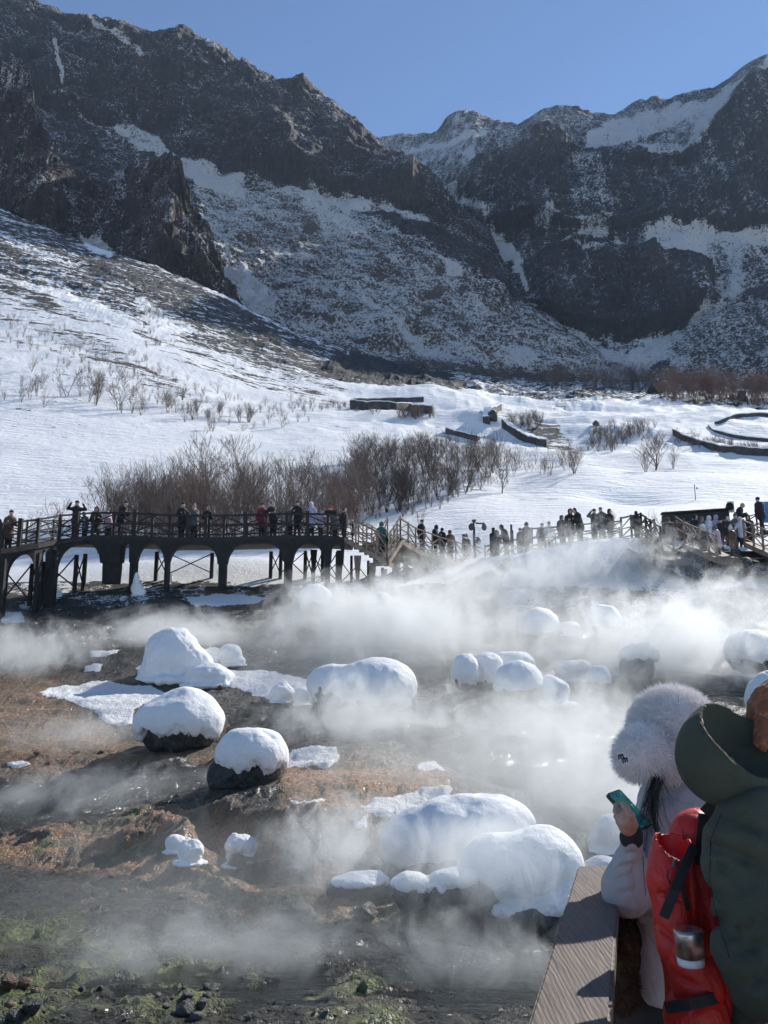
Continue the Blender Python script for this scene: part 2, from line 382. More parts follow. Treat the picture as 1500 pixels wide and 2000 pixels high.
# left slope: rock stripes among snow, and pale areas
snow = np.where(far > .5, .98, snow)
stripe2 = fbm((GX * .02 + GY * .004), (GY * .14 + GX * .05), 0, 4, .6, 46)
sl2 = polymask(X_, Y_, [(-400, 380), (0, 470), (300, 640), (560, 745), (760, 770), (500, 800), (250, 730), (0, 660), (-400, 560)], 40)
bands = [[(-100, 405), (0, 425), (200, 485), (420, 590), (620, 690), (760, 745), (700, 752), (560, 700), (420, 650), (300, 588), (150, 505), (0, 440), (-100, 420)],
         [(-100, 470), (0, 510), (80, 545), (160, 600), (230, 640), (300, 690), (200, 655), (90, 600), (0, 555), (-100, 520)],
         [(-60, 590), (100, 625), (260, 690), (360, 760), (440, 790), (330, 770), (200, 705), (60, 640), (-60, 615)],
         [(350, 620), (500, 690), (640, 740), (560, 735), (430, 680)]]
wide = [(-400, 230), (0, 400), (200, 470), (440, 570), (700, 690), (860, 740), (900, 765), (640, 760), (430, 690), (250, 610), (0, 560), (-400, 500)]
sl_ = polymask(X_, Y_, wide, 25)
snow = snow - .36 * sl_ - .40 * sl_ * sstep(-.3, .35, stripe) - .5 * sl2 * sstep(-.05, .35, stripe2)
for i, b in enumerate(bands): snow = snow - (.42, .40, .34, .38)[i] * polymask(X_, Y_, b, 14)
snow = snow + .5 * polymask(X_, Y_, [(-100, 440), (0, 495), (120, 560), (250, 640), (330, 700), (250, 680), (100, 590), (-100, 490)], 8)
snow = np.where((sl_ + sl2) > .3, np.maximum(snow, .37 + .18 * stripe2), snow)
snow = snow + .6 * polymask(X_, Y_, [(150, 455), (210, 480), (215, 500), (190, 495), (150, 470)], 6)
snow = snow + .5 * polymask(X_, Y_, [(270, 590), (380, 650), (300, 650)], 12)
snow = snow - .50 * lava
snow = snow - .50 * polymask(X_, Y_, [(960, 815), (1040, 845), (1120, 870), (1130, 895), (1080, 890), (1000, 850)], 8)
snow = snow - .35 * polymask(X_, Y_, [(0, 690), (60, 800), (200, 900), (150, 905), (0, 800)], 20) * sstep(0, .5, fbm(GX * .5, GY * .5, 0, 4, .6, 71))
wet = np.clip(1 - snow, 0, 1) * near
rust = polymask(X_, Y_, [(540, 1500), (700, 1480), (830, 1490), (880, 1540), (860, 1590), (760, 1620), (640, 1620), (560, 1580)], 22)
rust = np.maximum(rust, .62 * polymask(X_, Y_, [(-50, 1325), (150, 1325), (110, 1360), (200, 1420), (300, 1470), (520, 1485), (540, 1520), (300, 1500), (120, 1530), (-50, 1530)], 20))
rust = np.maximum(rust, .75 * mound)
rust = np.maximum(rust, .5 * shelf)
rust = np.maximum(rust, .6 * polymask(X_, Y_, [(380, 1155), (560, 1165), (560, 1190), (420, 1190)], 12))
green = polymask(X_, Y_, [(-50, 1785), (150, 1800), (300, 1860), (450, 1880), (520, 1920), (420, 1990), (200, 2060), (-50, 2080)], 30) * sstep(-.35, .1, fbm(GX * 1.1, GY * 1.6, 0, 4, .6, 81))
green = np.maximum(green, polymask(X_, Y_, [(560, 1880), (720, 1890), (760, 1950), (820, 2020), (650, 2060), (600, 2000)], 20) * sstep(-.3, .15, fbm(GX * 1.3, GY * 1.8, 0, 4, .6, 82)))
green = np.maximum(green, .6 * mound * sstep(.1, .4, fbm(GX * 1.7, GY * 1.7, 0, 3, .5, 83)))
GZ2 += .075 * green * pool * sstep(-.2, .6, fbm(GX * 4, GY * 4, 0, 3, .6, 84))
stones = pool * sstep(.38, .62, fbm(GX * 3.3, GY * 3.3, 0, 3, .55, 85)) * sstep(8, 8.5, GY)
GZ2 += .0 * stones
rockw = np.clip(sstep(44, 60, GY), 0, 1)
gm = NT('spring_and_snow_ground'); geo = gm.n('ShaderNodeNewGeometry'); pos = geo.outputs['Position']
at = gm.n('ShaderNodeAttribute', dict(attribute_name='mask')); sm = gm.n('ShaderNodeSeparateColor', None, Color=at.outputs['Color'])
at2 = gm.n('ShaderNodeAttribute', dict(attribute_name='zone')); sz = gm.n('ShaderNodeSeparateColor', None, Color=at2.outputs['Color'])
sSnow, sWet, sRust, sGreen, sFar, sStr = sm.outputs[0], sm.outputs[1], sm.outputs[2], at.outputs['Alpha'], sz.outputs[0], sz.outputs[1]
nA = gm.noise(pos, 2.2, 6, .65, .3); nB = gm.noise(pos, 9.0, 5, .65); nC = gm.noise(pos, 0.45, 5, .6); nD = gm.noise(pos, 30, 4, .6)
fA = gm.noise(gm.mapping(pos, (.10, .55, .3), (0, 0, -.12)), 1.0, 6, .66, .3); fB = gm.noise(pos, .42, 7, .80)
nearmix = gm.math('ADD', gm.math('MULTIPLY', nA, .5), gm.math('MULTIPLY', nB, .5))
farmix = gm.math('ADD', gm.math('MULTIPLY', gm.math('SUBTRACT', gm.math('ADD', gm.math('MULTIPLY', fA, .5), gm.math('MULTIPLY', fB, .5)), .5), 1.9), .5)
mixv = gm.n('ShaderNodeMix', None, _0=sFar, _2=nearmix, _3=farmix).outputs[0]
thr = gm.math('ADD', gm.math('MULTIPLY', gm.math('SUBTRACT', mixv, .5), 1.3), gm.math('MULTIPLY', gm.math('SUBTRACT', sSnow, .5), .62))
snf = gm.ramp(thr, -.015, .03)
mud = gm.mix(gm.ramp(nA, .35, .68), (.022, .020, .016), (.092, .076, .056))
mud = gm.mix(gm.math('MULTIPLY', gm.ramp(nC, .45, .62), .6), mud, (.085, .065, .04))
rustc = gm.mix(gm.ramp(nB, .3, .7), (.18, .090, .036), (.56, .27, .11)); rustc = gm.mix(gm.ramp(nA, .42, .62), rustc, (.17, .12, .065))
c1 = gm.mix(gm.math('MULTIPLY', sRust, gm.ramp(nC, .02, .42)), mud, rustc)
grc = gm.mix(gm.ramp(nB, .35, .65), (.045, .052, .016), (.17, .20, .045))
c2 = gm.mix(gm.math('MULTIPLY', sGreen, gm.ramp(nA, .38, .55)), c1, grc)
rockc = gm.mix(gm.ramp(fB, .35, .65), (.030, .028, .028), (.10, .082, .070)); rockc = gm.mix(sStr, rockc, gm.mix(gm.ramp(fB, .35, .65), (.012, .012, .014), (.045, .043, .043)))
c3 = gm.mix(sFar, c2, rockc)
sStm = sz.outputs[2]
wfilm = gm.ramp(gm.math('ADD', sStm, gm.math('MULTIPLY', gm.math('SUBTRACT', nA, .5), 1.6)), .55, .85)
wfilm = gm.math('MULTIPLY', gm.math('MULTIPLY', wfilm, gm.math('SUBTRACT', 1.0, snf)), gm.math('SUBTRACT', 1.0, gm.math('MULTIPLY', sGreen, .85), clamp=True))
c3 = gm.mix(gm.math('MULTIPLY', wfilm, .85), c3, gm.mix(gm.ramp(nA, .35, .65), (.038, .042, .038), (.088, .088, .070)))
col = gm.mix(snf, c3, (.86, .85, .83))
rough0 = gm.n('ShaderNodeMix', None, _0=gm.math('MULTIPLY', sWet, gm.math('SUBTRACT', 1.0, snf)), _2=.8,
             _3=gm.n('ShaderNodeMapRange', dict(clamp=True), Value=nA, From_Min=.35, From_Max=.65, To_Min=.16, To_Max=.62).outputs[0]).outputs[0]
rough = gm.n('ShaderNodeMix', None, _0=wfilm, _2=rough0, _3=.13).outputs[0]
rip = gm.math('ADD', gm.noise(gm.mapping(pos, (2.2, 9, 1), (0, 0, .15)), 1.0, 6, .7, .7), gm.math('MULTIPLY', gm.noise(gm.mapping(pos, (9, 22, 1), (0, 0, -.2)), 1.0, 4, .65, .6), .35))
hN = gm.math('ADD', gm.math('MULTIPLY', gm.math('MULTIPLY', rip, wfilm), .75), gm.math('ADD', gm.math('MULTIPLY', nA, .35), gm.math('ADD', gm.math('MULTIPLY', nB, .28), gm.math('MULTIPLY', nD, .12))))
bN = gm.bump(hN, .42, .95)
sast = gm.noise(gm.mapping(pos, (.35, 1.5, 1), (0, 0, .25)), 1.0, 5, .6, .5)
hF = gm.math('ADD', gm.math('ADD', gm.math('MULTIPLY', sast, .5), gm.math('MULTIPLY', gm.noise(pos, 2.2, 4, .6), .12)), gm.math('MULTIPLY', gm.math('SUBTRACT', 1.0, snf), gm.math('MULTIPLY', fB, 2.2)))
bF = gm.bump(hF, .9, .8)
vm = gm.n('ShaderNodeMix', dict(data_type='VECTOR')); gm.t.links.new(sFar, vm.inputs[0]); gm.t.links.new(bN, vm.inputs[4]); gm.t.links.new(bF, vm.inputs[5])
gm.pbsdf(Base_Color=col, Roughness=rough, Normal=vm.outputs[1]); M['ground'] = gm.m
V = np.stack([GX, GY, GZ2], -1).reshape(-1, 3)
gme = mesh_np('ground', V, grid_faces(*GX.shape)[:, ::1], M['ground'])
add_mask(gme, np.clip(snow, 0, 1).ravel(), wet.ravel(), rust.ravel(), np.clip(green, 0, 1).ravel())
strm = polymask(X_, Y_, [(-50, 1530), (120, 1535), (300, 1500), (430, 1500), (560, 1560), (420, 1580), (290, 1585), (150, 1625), (-50, 1650)], 12)
strm = np.maximum(strm, .9 * polymask(X_, Y_, [(560, 1370), (900, 1380), (1250, 1400), (1700, 1420), (1700, 1640), (1130, 1650), (1040, 1580), (880, 1500), (820, 1480), (600, 1450), (440, 1480), (440, 1390)], 20))
strm = np.maximum(strm, .75 * polymask(X_, Y_, [(-50, 1215), (300, 1205), (560, 1230), (1700, 1200), (1700, 1400), (1000, 1390), (480, 1290), (-50, 1320)], 20))
strm = np.maximum(strm, .68 * pool * (GY > 6)) * near
add_mask(gme, rockw.ravel(), lava.ravel(), np.clip(strm, 0, 1).ravel(), 1, 'zone')
ground = ob('ground', gme, kind='structure')
# plain wide land under and around everything, out to the horizon
def plain_sheet():
    xs = np.linspace(-4500, 4500, 60); ys = np.linspace(-2500, 6500, 60)
    X, Y = np.meshgrid(xs, ys, indexing='ij'); Z = -30 + 0 * X - 10 * np.exp(-(X ** 2 + Y ** 2) / 300 ** 2) + 12 * fbm(X * .002, Y * .002, 0, 3)
    return mesh_np('terrain', np.stack([X, Y, Z], -1).reshape(-1, 3), grid_faces(60, 60), M['snow'])
ob('terrain', plain_sheet(), kind='structure')
bpy.context.view_layer.update()
def hit(px, py):
    d = PV(px, py, 10.0).normalized()
    ok, loc, nrm, idx = ground.ray_cast(Vector((0, 0, 0)), d, distance=2000)
    return loc.copy() if ok else None
def gz(x, y):
    ok, loc, nrm, idx = ground.ray_cast(Vector((x, y, 500)), Vector((0, 0, -1)))
    return loc.z if ok else -3.0

# water lying in the pool and shallow channels
wm = NT('shallow_spring_water'); p_ = wm.n('ShaderNodeNewGeometry').outputs['Position']
r1 = wm.noise(wm.mapping(p_, (1.6, 5.5, 1), (0, 0, .15)), 1.0, 5, .62, .8); r2 = wm.noise(wm.mapping(p_, (11, 26, 1), (0, 0, -.2)), 1.0, 4, .6, .5)
wh = wm.math('ADD', wm.math('MULTIPLY', r1, .6), wm.math('MULTIPLY', r2, .4))
wc = wm.mix(wm.ramp(wm.noise(p_, .7, 5, .6), .4, .65), (.045, .052, .052), (.085, .088, .066))
wm.pbsdf(Base_Color=wc, Roughness=.12, IOR=1.33, Normal=wm.bump(wh, .55, 1.0)); M['water'] = wm.m
nx, ny = 160, 120
wx = np.linspace(-16, 14, nx)[:, None] + np.zeros((1, ny)); wy = np.linspace(1, 18.5, ny)[None, :] + np.zeros((nx, 1))
edge_world = np.interp(CX + F * wx / np.maximum(wy * cp - 3 * sp_, 1), pe, eY)
wy = np.minimum(wy, edge_world + 1.0)
water = ob('spring_water', mesh_np('spring_water', np.stack([wx, wy, np.full_like(wx, -3.055)], -1).reshape(-1, 3), grid_faces(nx, ny), M['water']), kind='structure')

# ------------------------------------------------------------------ mountains
def mountain(name, curves, segs, tmin, tmax, n, mat, snowf, disp, A=0.0, colsig=2, warm=0.0, kind='structure', pale=None):
    X, Y, Z = sheet(curves, segs, tmin, tmax, n, A=A, colsig=colsig, rowsig=1.2)
    px, py = proj(X, Y, Z)
    wa = fbm(px / 34, py / 30, 0, 5, .6, 131); wb = fbm(px / 34, py / 30, 5, 5, .6, 132)
    dX, dY, dZ = disp(X, Y, Z, px, py)
    sn = snowf(px + 12 * wa, py + 10 * wb, X, Y, Z)
    me = mesh_np(name, np.stack([X + dX, Y + dY, Z + dZ], -1).reshape(-1, 3), grid_faces(*X.shape), mat)
    wv = warm(px, py) if callable(warm) else warm + 0 * px
    add_mask(me, np.clip(sn, 0, 1).ravel(), np.clip(wv, 0, 1).ravel(), (pale(px, py).ravel() if pale else 0), 1)
    return ob(name, me, kind=kind)

# left mountain: long skyline, dark cliff, snow shelf, then the speckled apron falling to the right
crestL = [(-700, -420), (-300, -190), (0, -40), (55, 0), (100, 28), (200, 55), (300, 78), (330, 76), (380, 80), (430, 98), (480, 130), (540, 165), (600, 170), (628, 192), (660, 222), (700, 250), (735, 278), (800, 332), (870, 388), (938, 442), (958, 462), (1000, 545), (1022, 590), (1100, 640), (1200, 712), (1260, 738), (1400, 775)]
crY = lambda x: np.interp(x, [-700, 0, 600, 940, 1020, 1260, 1400], [760, 740, 700, 640, 560, 430, 420])
C_ = [(x, y, float(crY(x))) for x, y in crestL]
footL = [(-700, 120), (0, 160), (140, 250), (215, 265), (330, 305), (400, 338), (480, 360), (590, 378), (640, 395), (720, 402), (830, 425), (930, 470), (985, 545), (1015, 597), (1100, 652), (1200, 722), (1260, 748), (1400, 785)]
fY = lambda x: np.interp(x, [-700, 0, 600, 900, 1020, 1260, 1400], [600, 600, 575, 560, 520, 420, 410])
F_ = [(x, y, float(fY(x))) for x, y in footL]
midL = [(-700, 300, 500), (0, 300, 490), (250, 380, 480), (440, 450, 470), (600, 520, 440), (800, 560, 440), (950, 610, 440), (1100, 690, 425), (1200, 735, 405), (1400, 800, 400)]
baseL = [(-700, 520, 370), (0, 450, 385), (250, 540, 370), (440, 620, 350), (600, 690, 335), (800, 745, 330), (1000, 760, 350), (1200, 768, 380), (1400, 815, 390)]
backL = [(x, Zc(P(x, y, Y)[2] - 60), Y + 160) for x, y, Y in C_]
def disp_cliff(X, Y, Z, px, py):
    up = sstep(0, 40, (np.interp(px, [p[0] for p in footL], [p[1] for p in footL]) - py))       # cliff part
    edge = 1 - .75 * np.exp(-np.abs(py - np.interp(px, [p[0] for p in crestL], [p[1] for p in crestL])) / 14)
    big = ridged(X * .006, Z * .003, Y * .002, 4, .5, 201); col_ = ridged(X * .035, Z * .006, Y * .01, 5, .55, 202); rgh = fbm(X * .06, Y * .06, Z * .06, 5, .6, 203)
    dY = -up * (38 * big + 13 * col_) * (.25 + .75 * sstep(.25, 1, edge)) - 5 * rgh * edge - (1 - up) * 10 * fbm(X * .015, Z * .02, 0, 4, .55, 204)
    dZ = edge * (4 * rgh + (1 - up) * (5 * ridged(X * .02, Y * .02, 0, 5, .6, 205))) + .4 * (1 - edge) * 4 * fbm(X * .05, 0 * X, 0 * X, 4, .7, 206)
    return 3 * rgh, dY, dZ
def snowL(x, y, X, Y, Z):
    s = np.full(x.shape, .16)
    pm = lambda pts, so=8: polymask(x, y, pts, so)
    s += .27 * pm([(360, 340), (590, 378), (760, 410), (940, 470), (1010, 590), (1250, 740), (1250, 800), (700, 800), (520, 640), (440, 520), (380, 400)], 12)        # speckled apron
    s += .62 * pm([(215, 255), (280, 262), (330, 290), (360, 318), (470, 345), (480, 380), (400, 372), (370, 345), (330, 330), (270, 300)], 5)
    s += .06 * pm([(340, 320), (600, 380), (560, 470), (430, 460), (380, 400)], 16)
    s += .55 * pm([(590, 360), (640, 378), (720, 400), (740, 415), (690, 412), (640, 405)], 5)
    s += .30 * pm([(590, 375), (700, 440), (720, 460), (640, 460), (600, 420)], 10)
    s += .40 * pm([(740, 395), (830, 425), (860, 450), (800, 440), (740, 410)], 5)
    s += .14 * pm([(350, 350), (420, 440), (450, 520), (520, 600), (620, 660), (560, 660), (440, 560), (370, 420)], 10)
    s += .7 * pm([(430, 520), (470, 520), (520, 575), (550, 630), (520, 628), (460, 585)], 5)
    s += .55 * pm([(840, 500), (900, 520), (900, 540), (860, 520)], 4)
    s += .3 * pm([(700, 580), (780, 640), (900, 720), (820, 690), (720, 610)], 6)
    s += .35 * pm([(960, 705), (1000, 680), (1050, 690), (1080, 720), (1000, 730)], 6)
    s -= .42 * pm([(720, 415), (850, 450), (930, 470), (1010, 590), (960, 545), (880, 500), (780, 460)], 6)     # dark rib at the right
    for (a, b, r) in ((742, 542, 13), (850, 580, 14), (900, 575, 10), (830, 620, 10), (900, 655, 12), (600, 450, 10), (640, 640, 10), (545, 560, 9)):
        s -= .5 * pm([(a - r * 1.5, b), (a, b - r * .8), (a + r * 1.5, b), (a, b + r * .8)], 4)
    s += .75 * linemask(x, y, [(127, 112), (138, 150), (140, 190)], 3.2, 3) + .5 * linemask(x, y, [(133, 120), (145, 140)], 2, 2)
    s += .55 * linemask(x, y, [(100, 18), (180, 42), (300, 74)], 4, 4) + .5 * linemask(x, y, [(190, 82), (240, 108), (290, 132)], 4, 4) + .4 * pm([(405, 108), (420, 110), (436, 120), (415, 124)], 3)
    s += .35 * linemask(x, y, [(110, 205), (160, 235), (215, 270)], 3, 3) + .22 * linemask(x, y, [(480, 140), (560, 185), (640, 215)], 2, 3)
    s += .10 * sstep(.1, .5, fbm(x / 40, y / 60, 0, 3, .5, 207)) * (y < 400)
    s -= .35 * pm([(600, 690), (900, 730), (1250, 750), (1250, 800), (560, 800)], 12)
    return s
mountain('left_mountain', [baseL, midL, F_, C_, backL], [120, 120, 230, 6], -0.95, 0.42, 820, M['mt_left'], snowL, disp_cliff, warm=lambda x, y: .25 + .6 * polymask(x, y, [(240, 100), (330, 120), (340, 150), (280, 150)], 20), pale=lambda x, y: polymask(x, y, [(380, 380), (590, 378), (700, 440), (860, 520), (1010, 610), (1250, 740), (1250, 760), (700, 740), (540, 640), (440, 520)], 25))

# rocky spurs standing in front of the left cliff
crestS = [(-700, -60), (-200, 60), (0, 120), (45, 126), (60, 150), (74, 185), (82, 240), (108, 285), (130, 330), (160, 352), (205, 362), (225, 330), (250, 296), (290, 288), (335, 300), (358, 330), (372, 392), (400, 430), (432, 500), (446, 552), (470, 600), (520, 640)]
SY = lambda x: float(np.interp(x, [-700, 0, 110, 205, 250, 360, 520], [430, 420, 400, 385, 395, 360, 330]))
CS = [(x, y, SY(x)) for x, y in crestS]
BS = [(-700, 340, 385), (0, 420, 362), (150, 490, 345), (250, 525, 335), (440, 610, 318), (520, 680, 310)]
MS = [(-700, 140, 405), (0, 270, 395), (130, 400, 372), (250, 400, 368), (330, 400, 345), (430, 545, 330), (520, 665, 318)]
bkS = [(x, Zc(P(x, y, Y)[2] - 25), Y + 60) for x, y, Y in CS]
def disp_spur(X, Y, Z, px, py):
    edge = 1 - .8 * np.exp(-np.abs(py - np.interp(px, [p[0] for p in crestS], [p[1] for p in crestS])) / 10)
    col_ = ridged(X * .05 + Z * .018, Z * .012, Y * .01, 5, .58, 301); big = ridged(X * .016, Z * .009, 0 * X, 3, .5, 302); rgh = fbm(X * .12, Y * .12, Z * .12, 5, .62, 303)
    return 2.5 * rgh, -16 * big - 9 * col_ - 4 * rgh, edge * 4 * rgh + 2 * fbm(X * .2, 0 * X, 0 * X, 3, .6, 304)
def snowS(x, y, X, Y, Z):
    s = np.full(x.shape, .17)
    s += .75 * polymask(x, y, [(150, 452), (205, 470), (214, 500), (180, 492), (150, 466)], 5)
    s += .35 * polymask(x, y, [(170, 310), (240, 320), (240, 380), (205, 365), (180, 340)], 10)
    s += .25 * polymask(x, y, [(0, 120), (60, 130), (70, 175), (0, 170)], 10) + .15 * sstep(0, .5, fbm(x / 25, y / 25, 0, 3, .5, 305))
    return s
mountain('rocky_spur', [BS, MS, CS, bkS], [150, 160, 5], -0.95, -0.13, 520, M['mt_spur'], snowS, disp_spur, colsig=1.5, warm=.7)

# right and central mountains
crestR = [(-100, 300), (500, 290), (700, 276), (735, 270), (790, 262), (855, 252), (870, 226), (890, 213), (915, 209), (932, 210), (940, 220), (960, 231), (1010, 237), (1060, 216), (1110, 210), (1150, 216), (1195, 226), (1225, 208), (1240, 198), (1258, 200), (1270, 187), (1285, 189), (1292, 197), (1330, 182), (1390, 178), (1430, 150), (1460, 126), (1500, 112), (1700, 150), (1850, 270), (2000, 390), (2300, 560), (2700, 650)]  # unseen crest past the right frame edge is shaped to steer the mountain's shadow
RY = lambda x: float(np.interp(x, [500, 1000, 1500, 1900, 2700], [1150, 1080, 900, 780, 700]))
CR = [(x, y, RY(x)) for x, y in crestR]
# top edge of the dark cliff band
c_top = [(-100, 420, 760), (700, 420, 760), (860, 375, 760), (920, 325, 750), (1000, 300, 740), (1050, 255, 740), (1120, 300, 730), (1200, 320, 710), (1320, 320, 690), (1400, 220, 680), (1450, 165, 680), (1500, 150, 670), (1700, 230, 660), (1900, 350, 640), (2300, 580, 600), (2700, 680, 560)]
c_foot = [(-100, 560, 700), (700, 560, 700), (860, 480, 700), (950, 450, 690), (1030, 445, 680), (1100, 470, 660), (1200, 475, 640), (1260, 455, 630), (1330, 448, 620), (1400, 462, 610), (1500, 462, 600), (1700, 470, 590), (1900, 520, 580), (2300, 660, 560), (2700, 720, 520)]
l_top = [(-100, 600, 650), (700, 600, 650), (950, 540, 640), (1020, 530, 620), (1060, 500, 600), (1120, 490, 595), (1200, 510, 585), (1260, 490, 575), (1330, 510, 565), (1400, 545, 555), (1450, 530, 550), (1600, 520, 545), (2300, 700, 520), (2700, 740, 500)]
l_foot = [(-100, 700, 560), (900, 690, 560), (1020, 625, 560), (1100, 650, 545), (1200, 662, 530), (1300, 640, 525), (1390, 590, 530), (1450, 590, 520), (1600, 590, 500), (2300, 730, 480), (2700, 760, 470)]
r_base = [(-100, 770, 400), (900, 765, 400), (1100, 745, 410), (1200, 735, 420), (1300, 742, 410), (1500, 750, 400), (1900, 755, 400), (2700, 790, 400)]
r_front = [(x, Zc(P(x, y, Y)[2] - 8), Y - 25) for x, y, Y in r_base]
bkR = [(x, Zc(P(x, y, Y)[2] - 90), Y + 250) for x, y, Y in CR]
cf = ([p[0] for p in c_foot], [p[1] for p in c_foot]); ct = ([p[0] for p in c_top], [p[1] for p in c_top]); lt = ([p[0] for p in l_top], [p[1] for p in l_top]); lf = ([p[0] for p in l_foot], [p[1] for p in l_foot])
def disp_R(X, Y, Z, px, py):
    inb = lambda a, b: sstep(-14, 10, py - np.interp(px, *a)) * (1 - sstep(-10, 14, py - np.interp(px, *b)))
    cl = inb(ct, cf) + inb(lt, lf) * (1 - sstep(1340, 1420, px)); cl = np.clip(cl, 0, 1)
    edge = 1 - .8 * np.exp(-np.abs(py - np.interp(px, [p[0] for p in crestR], [p[1] for p in crestR])) / 10)
    big = ridged(X * .007, Z * .003, 0 * X, 4, .5, 401); col_ = ridged(X * .03, Z * .007, Y * .01, 5, .58, 402); rgh = fbm(X * .05, Y * .05, Z * .05, 5, .6, 403)
    return 4 * rgh, -cl * (34 * big + 14 * col_) - 6 * rgh - (1 - cl) * 12 * fbm(X * .012, Z * .014, 0 * X, 4, .5, 404), edge * (5 * rgh + (1 - cl) * 3 * ridged(X * .03, Y * .03, 0 * X, 4, .6, 405)) + (1 - edge) * 5 * fbm(X * .04, 0 * X, 0 * X, 4, .7, 406)
def snowR(x, y, X, Y, Z):
    pm = lambda pts, so=8: polymask(x, y, pts, so)
    above = 1 - sstep(-8, 8, y - np.interp(x, *ct)); s = .16 + .10 * above
    s += .10 * sstep(.0, .4, fbm(x / 60, y / 50, 0, 3, .5, 407))
    s += .55 * pm([(1150, 260), (1210, 235), (1300, 215), (1390, 195), (1440, 160), (1500, 120), (1600, 100), (1600, 140), (1450, 165), (1420, 200), (1350, 300), (1240, 320), (1235, 290), (1290, 270), (1200, 290), (1150, 290)], 6)
    s -= .38 * pm([(1270, 275), (1330, 235), (1370, 225), (1340, 290), (1280, 305)], 8)
    s += .45 * linemask(x, y, [(800, 296), (870, 282), (945, 258)], 5, 5) + .5 * pm([(800, 325), (830, 316), (820, 335)], 4) + .5 * pm([(905, 300), (925, 292), (935, 318), (915, 325)], 4) + .3 * pm([(930, 222), (945, 225), (930, 240)], 5)
    s += .10 * pm([(735, 270), (1000, 240), (1000, 290), (850, 370), (760, 310)], 10)
    s += .85 * pm([(940, 460), (970, 462), (1000, 480), (1018, 500), (1008, 540), (1020, 590), (1008, 590), (990, 540), (965, 500)], 4)   # gully
    s += .5 * linemask(x, y, [(872, 370), (890, 395), (940, 430), (960, 455)], 7, 8)
    s += .25 * pm([(1100, 330), (1170, 340), (1180, 440), (1110, 440)], 12)
    s += .5 * pm([(1020, 450), (1060, 440), (1080, 455), (1040, 462)], 5) + .6 * pm([(1110, 460), (1170, 460), (1180, 490), (1150, 490)], 5) + .6 * pm([(1070, 498), (1170, 520), (1180, 535), (1130, 545), (1080, 520)], 6) + .5 * pm([(1195, 480), (1220, 485), (1210, 505), (1195, 500)], 4)
    under = sstep(-4, 6, y - np.interp(x, *cf)) * sstep(1235, 1265, x)
    s += .62 * under * (1 - .0 * y)
    s -= .36 * pm([(1350, 500), (1400, 480), (1430, 540), (1420, 570)], 10) + 0
    s -= .40 * under * sstep(1430, 1460, x) * sstep(475, 500, y)
    lump = pm([(1015, 545), (1060, 505), (1120, 515), (1200, 530), (1220, 500), (1260, 492), (1330, 510), (1390, 545), (1412, 575), (1400, 600), (1360, 600), (1340, 640), (1210, 665), (1100, 650), (1030, 610)], 6)
    s = s * (1 - lump) + lump * (.13 + .35 * pm([(1350, 560), (1400, 590), (1360, 620), (1340, 600)], 8))
    bt = sstep(-4, 6, y - np.interp(x, *lf)) * (1 - lump)
    s = np.maximum(s, .80 * bt)
    tal = pm([(1290, 690), (1400, 590), (1480, 560), (1650, 600), (1650, 760), (1330, 745)], 10)
    s -= .42 * tal
    s -= .5 * pm([(1150, 665), (1220, 672), (1260, 668), (1230, 690), (1170, 690)], 6) + .7 * pm([(1265, 740), (1280, 715), (1305, 703), (1325, 722), (1345, 735), (1350, 760), (1265, 760)], 3)
    return s
mountain('right_mountain', [r_front, r_base, l_foot, l_top, c_foot, c_top, CR, bkR], [6, 120, 90, 60, 120, 90, 6], -0.15, 1.45, 1000, M['mt_right'], snowR, disp_R, warm=lambda x, y: .15 + .7 * polymask(x, y, [(1210, 540), (1280, 510), (1300, 580), (1220, 600)], 20) + .3 * (x < 1100))
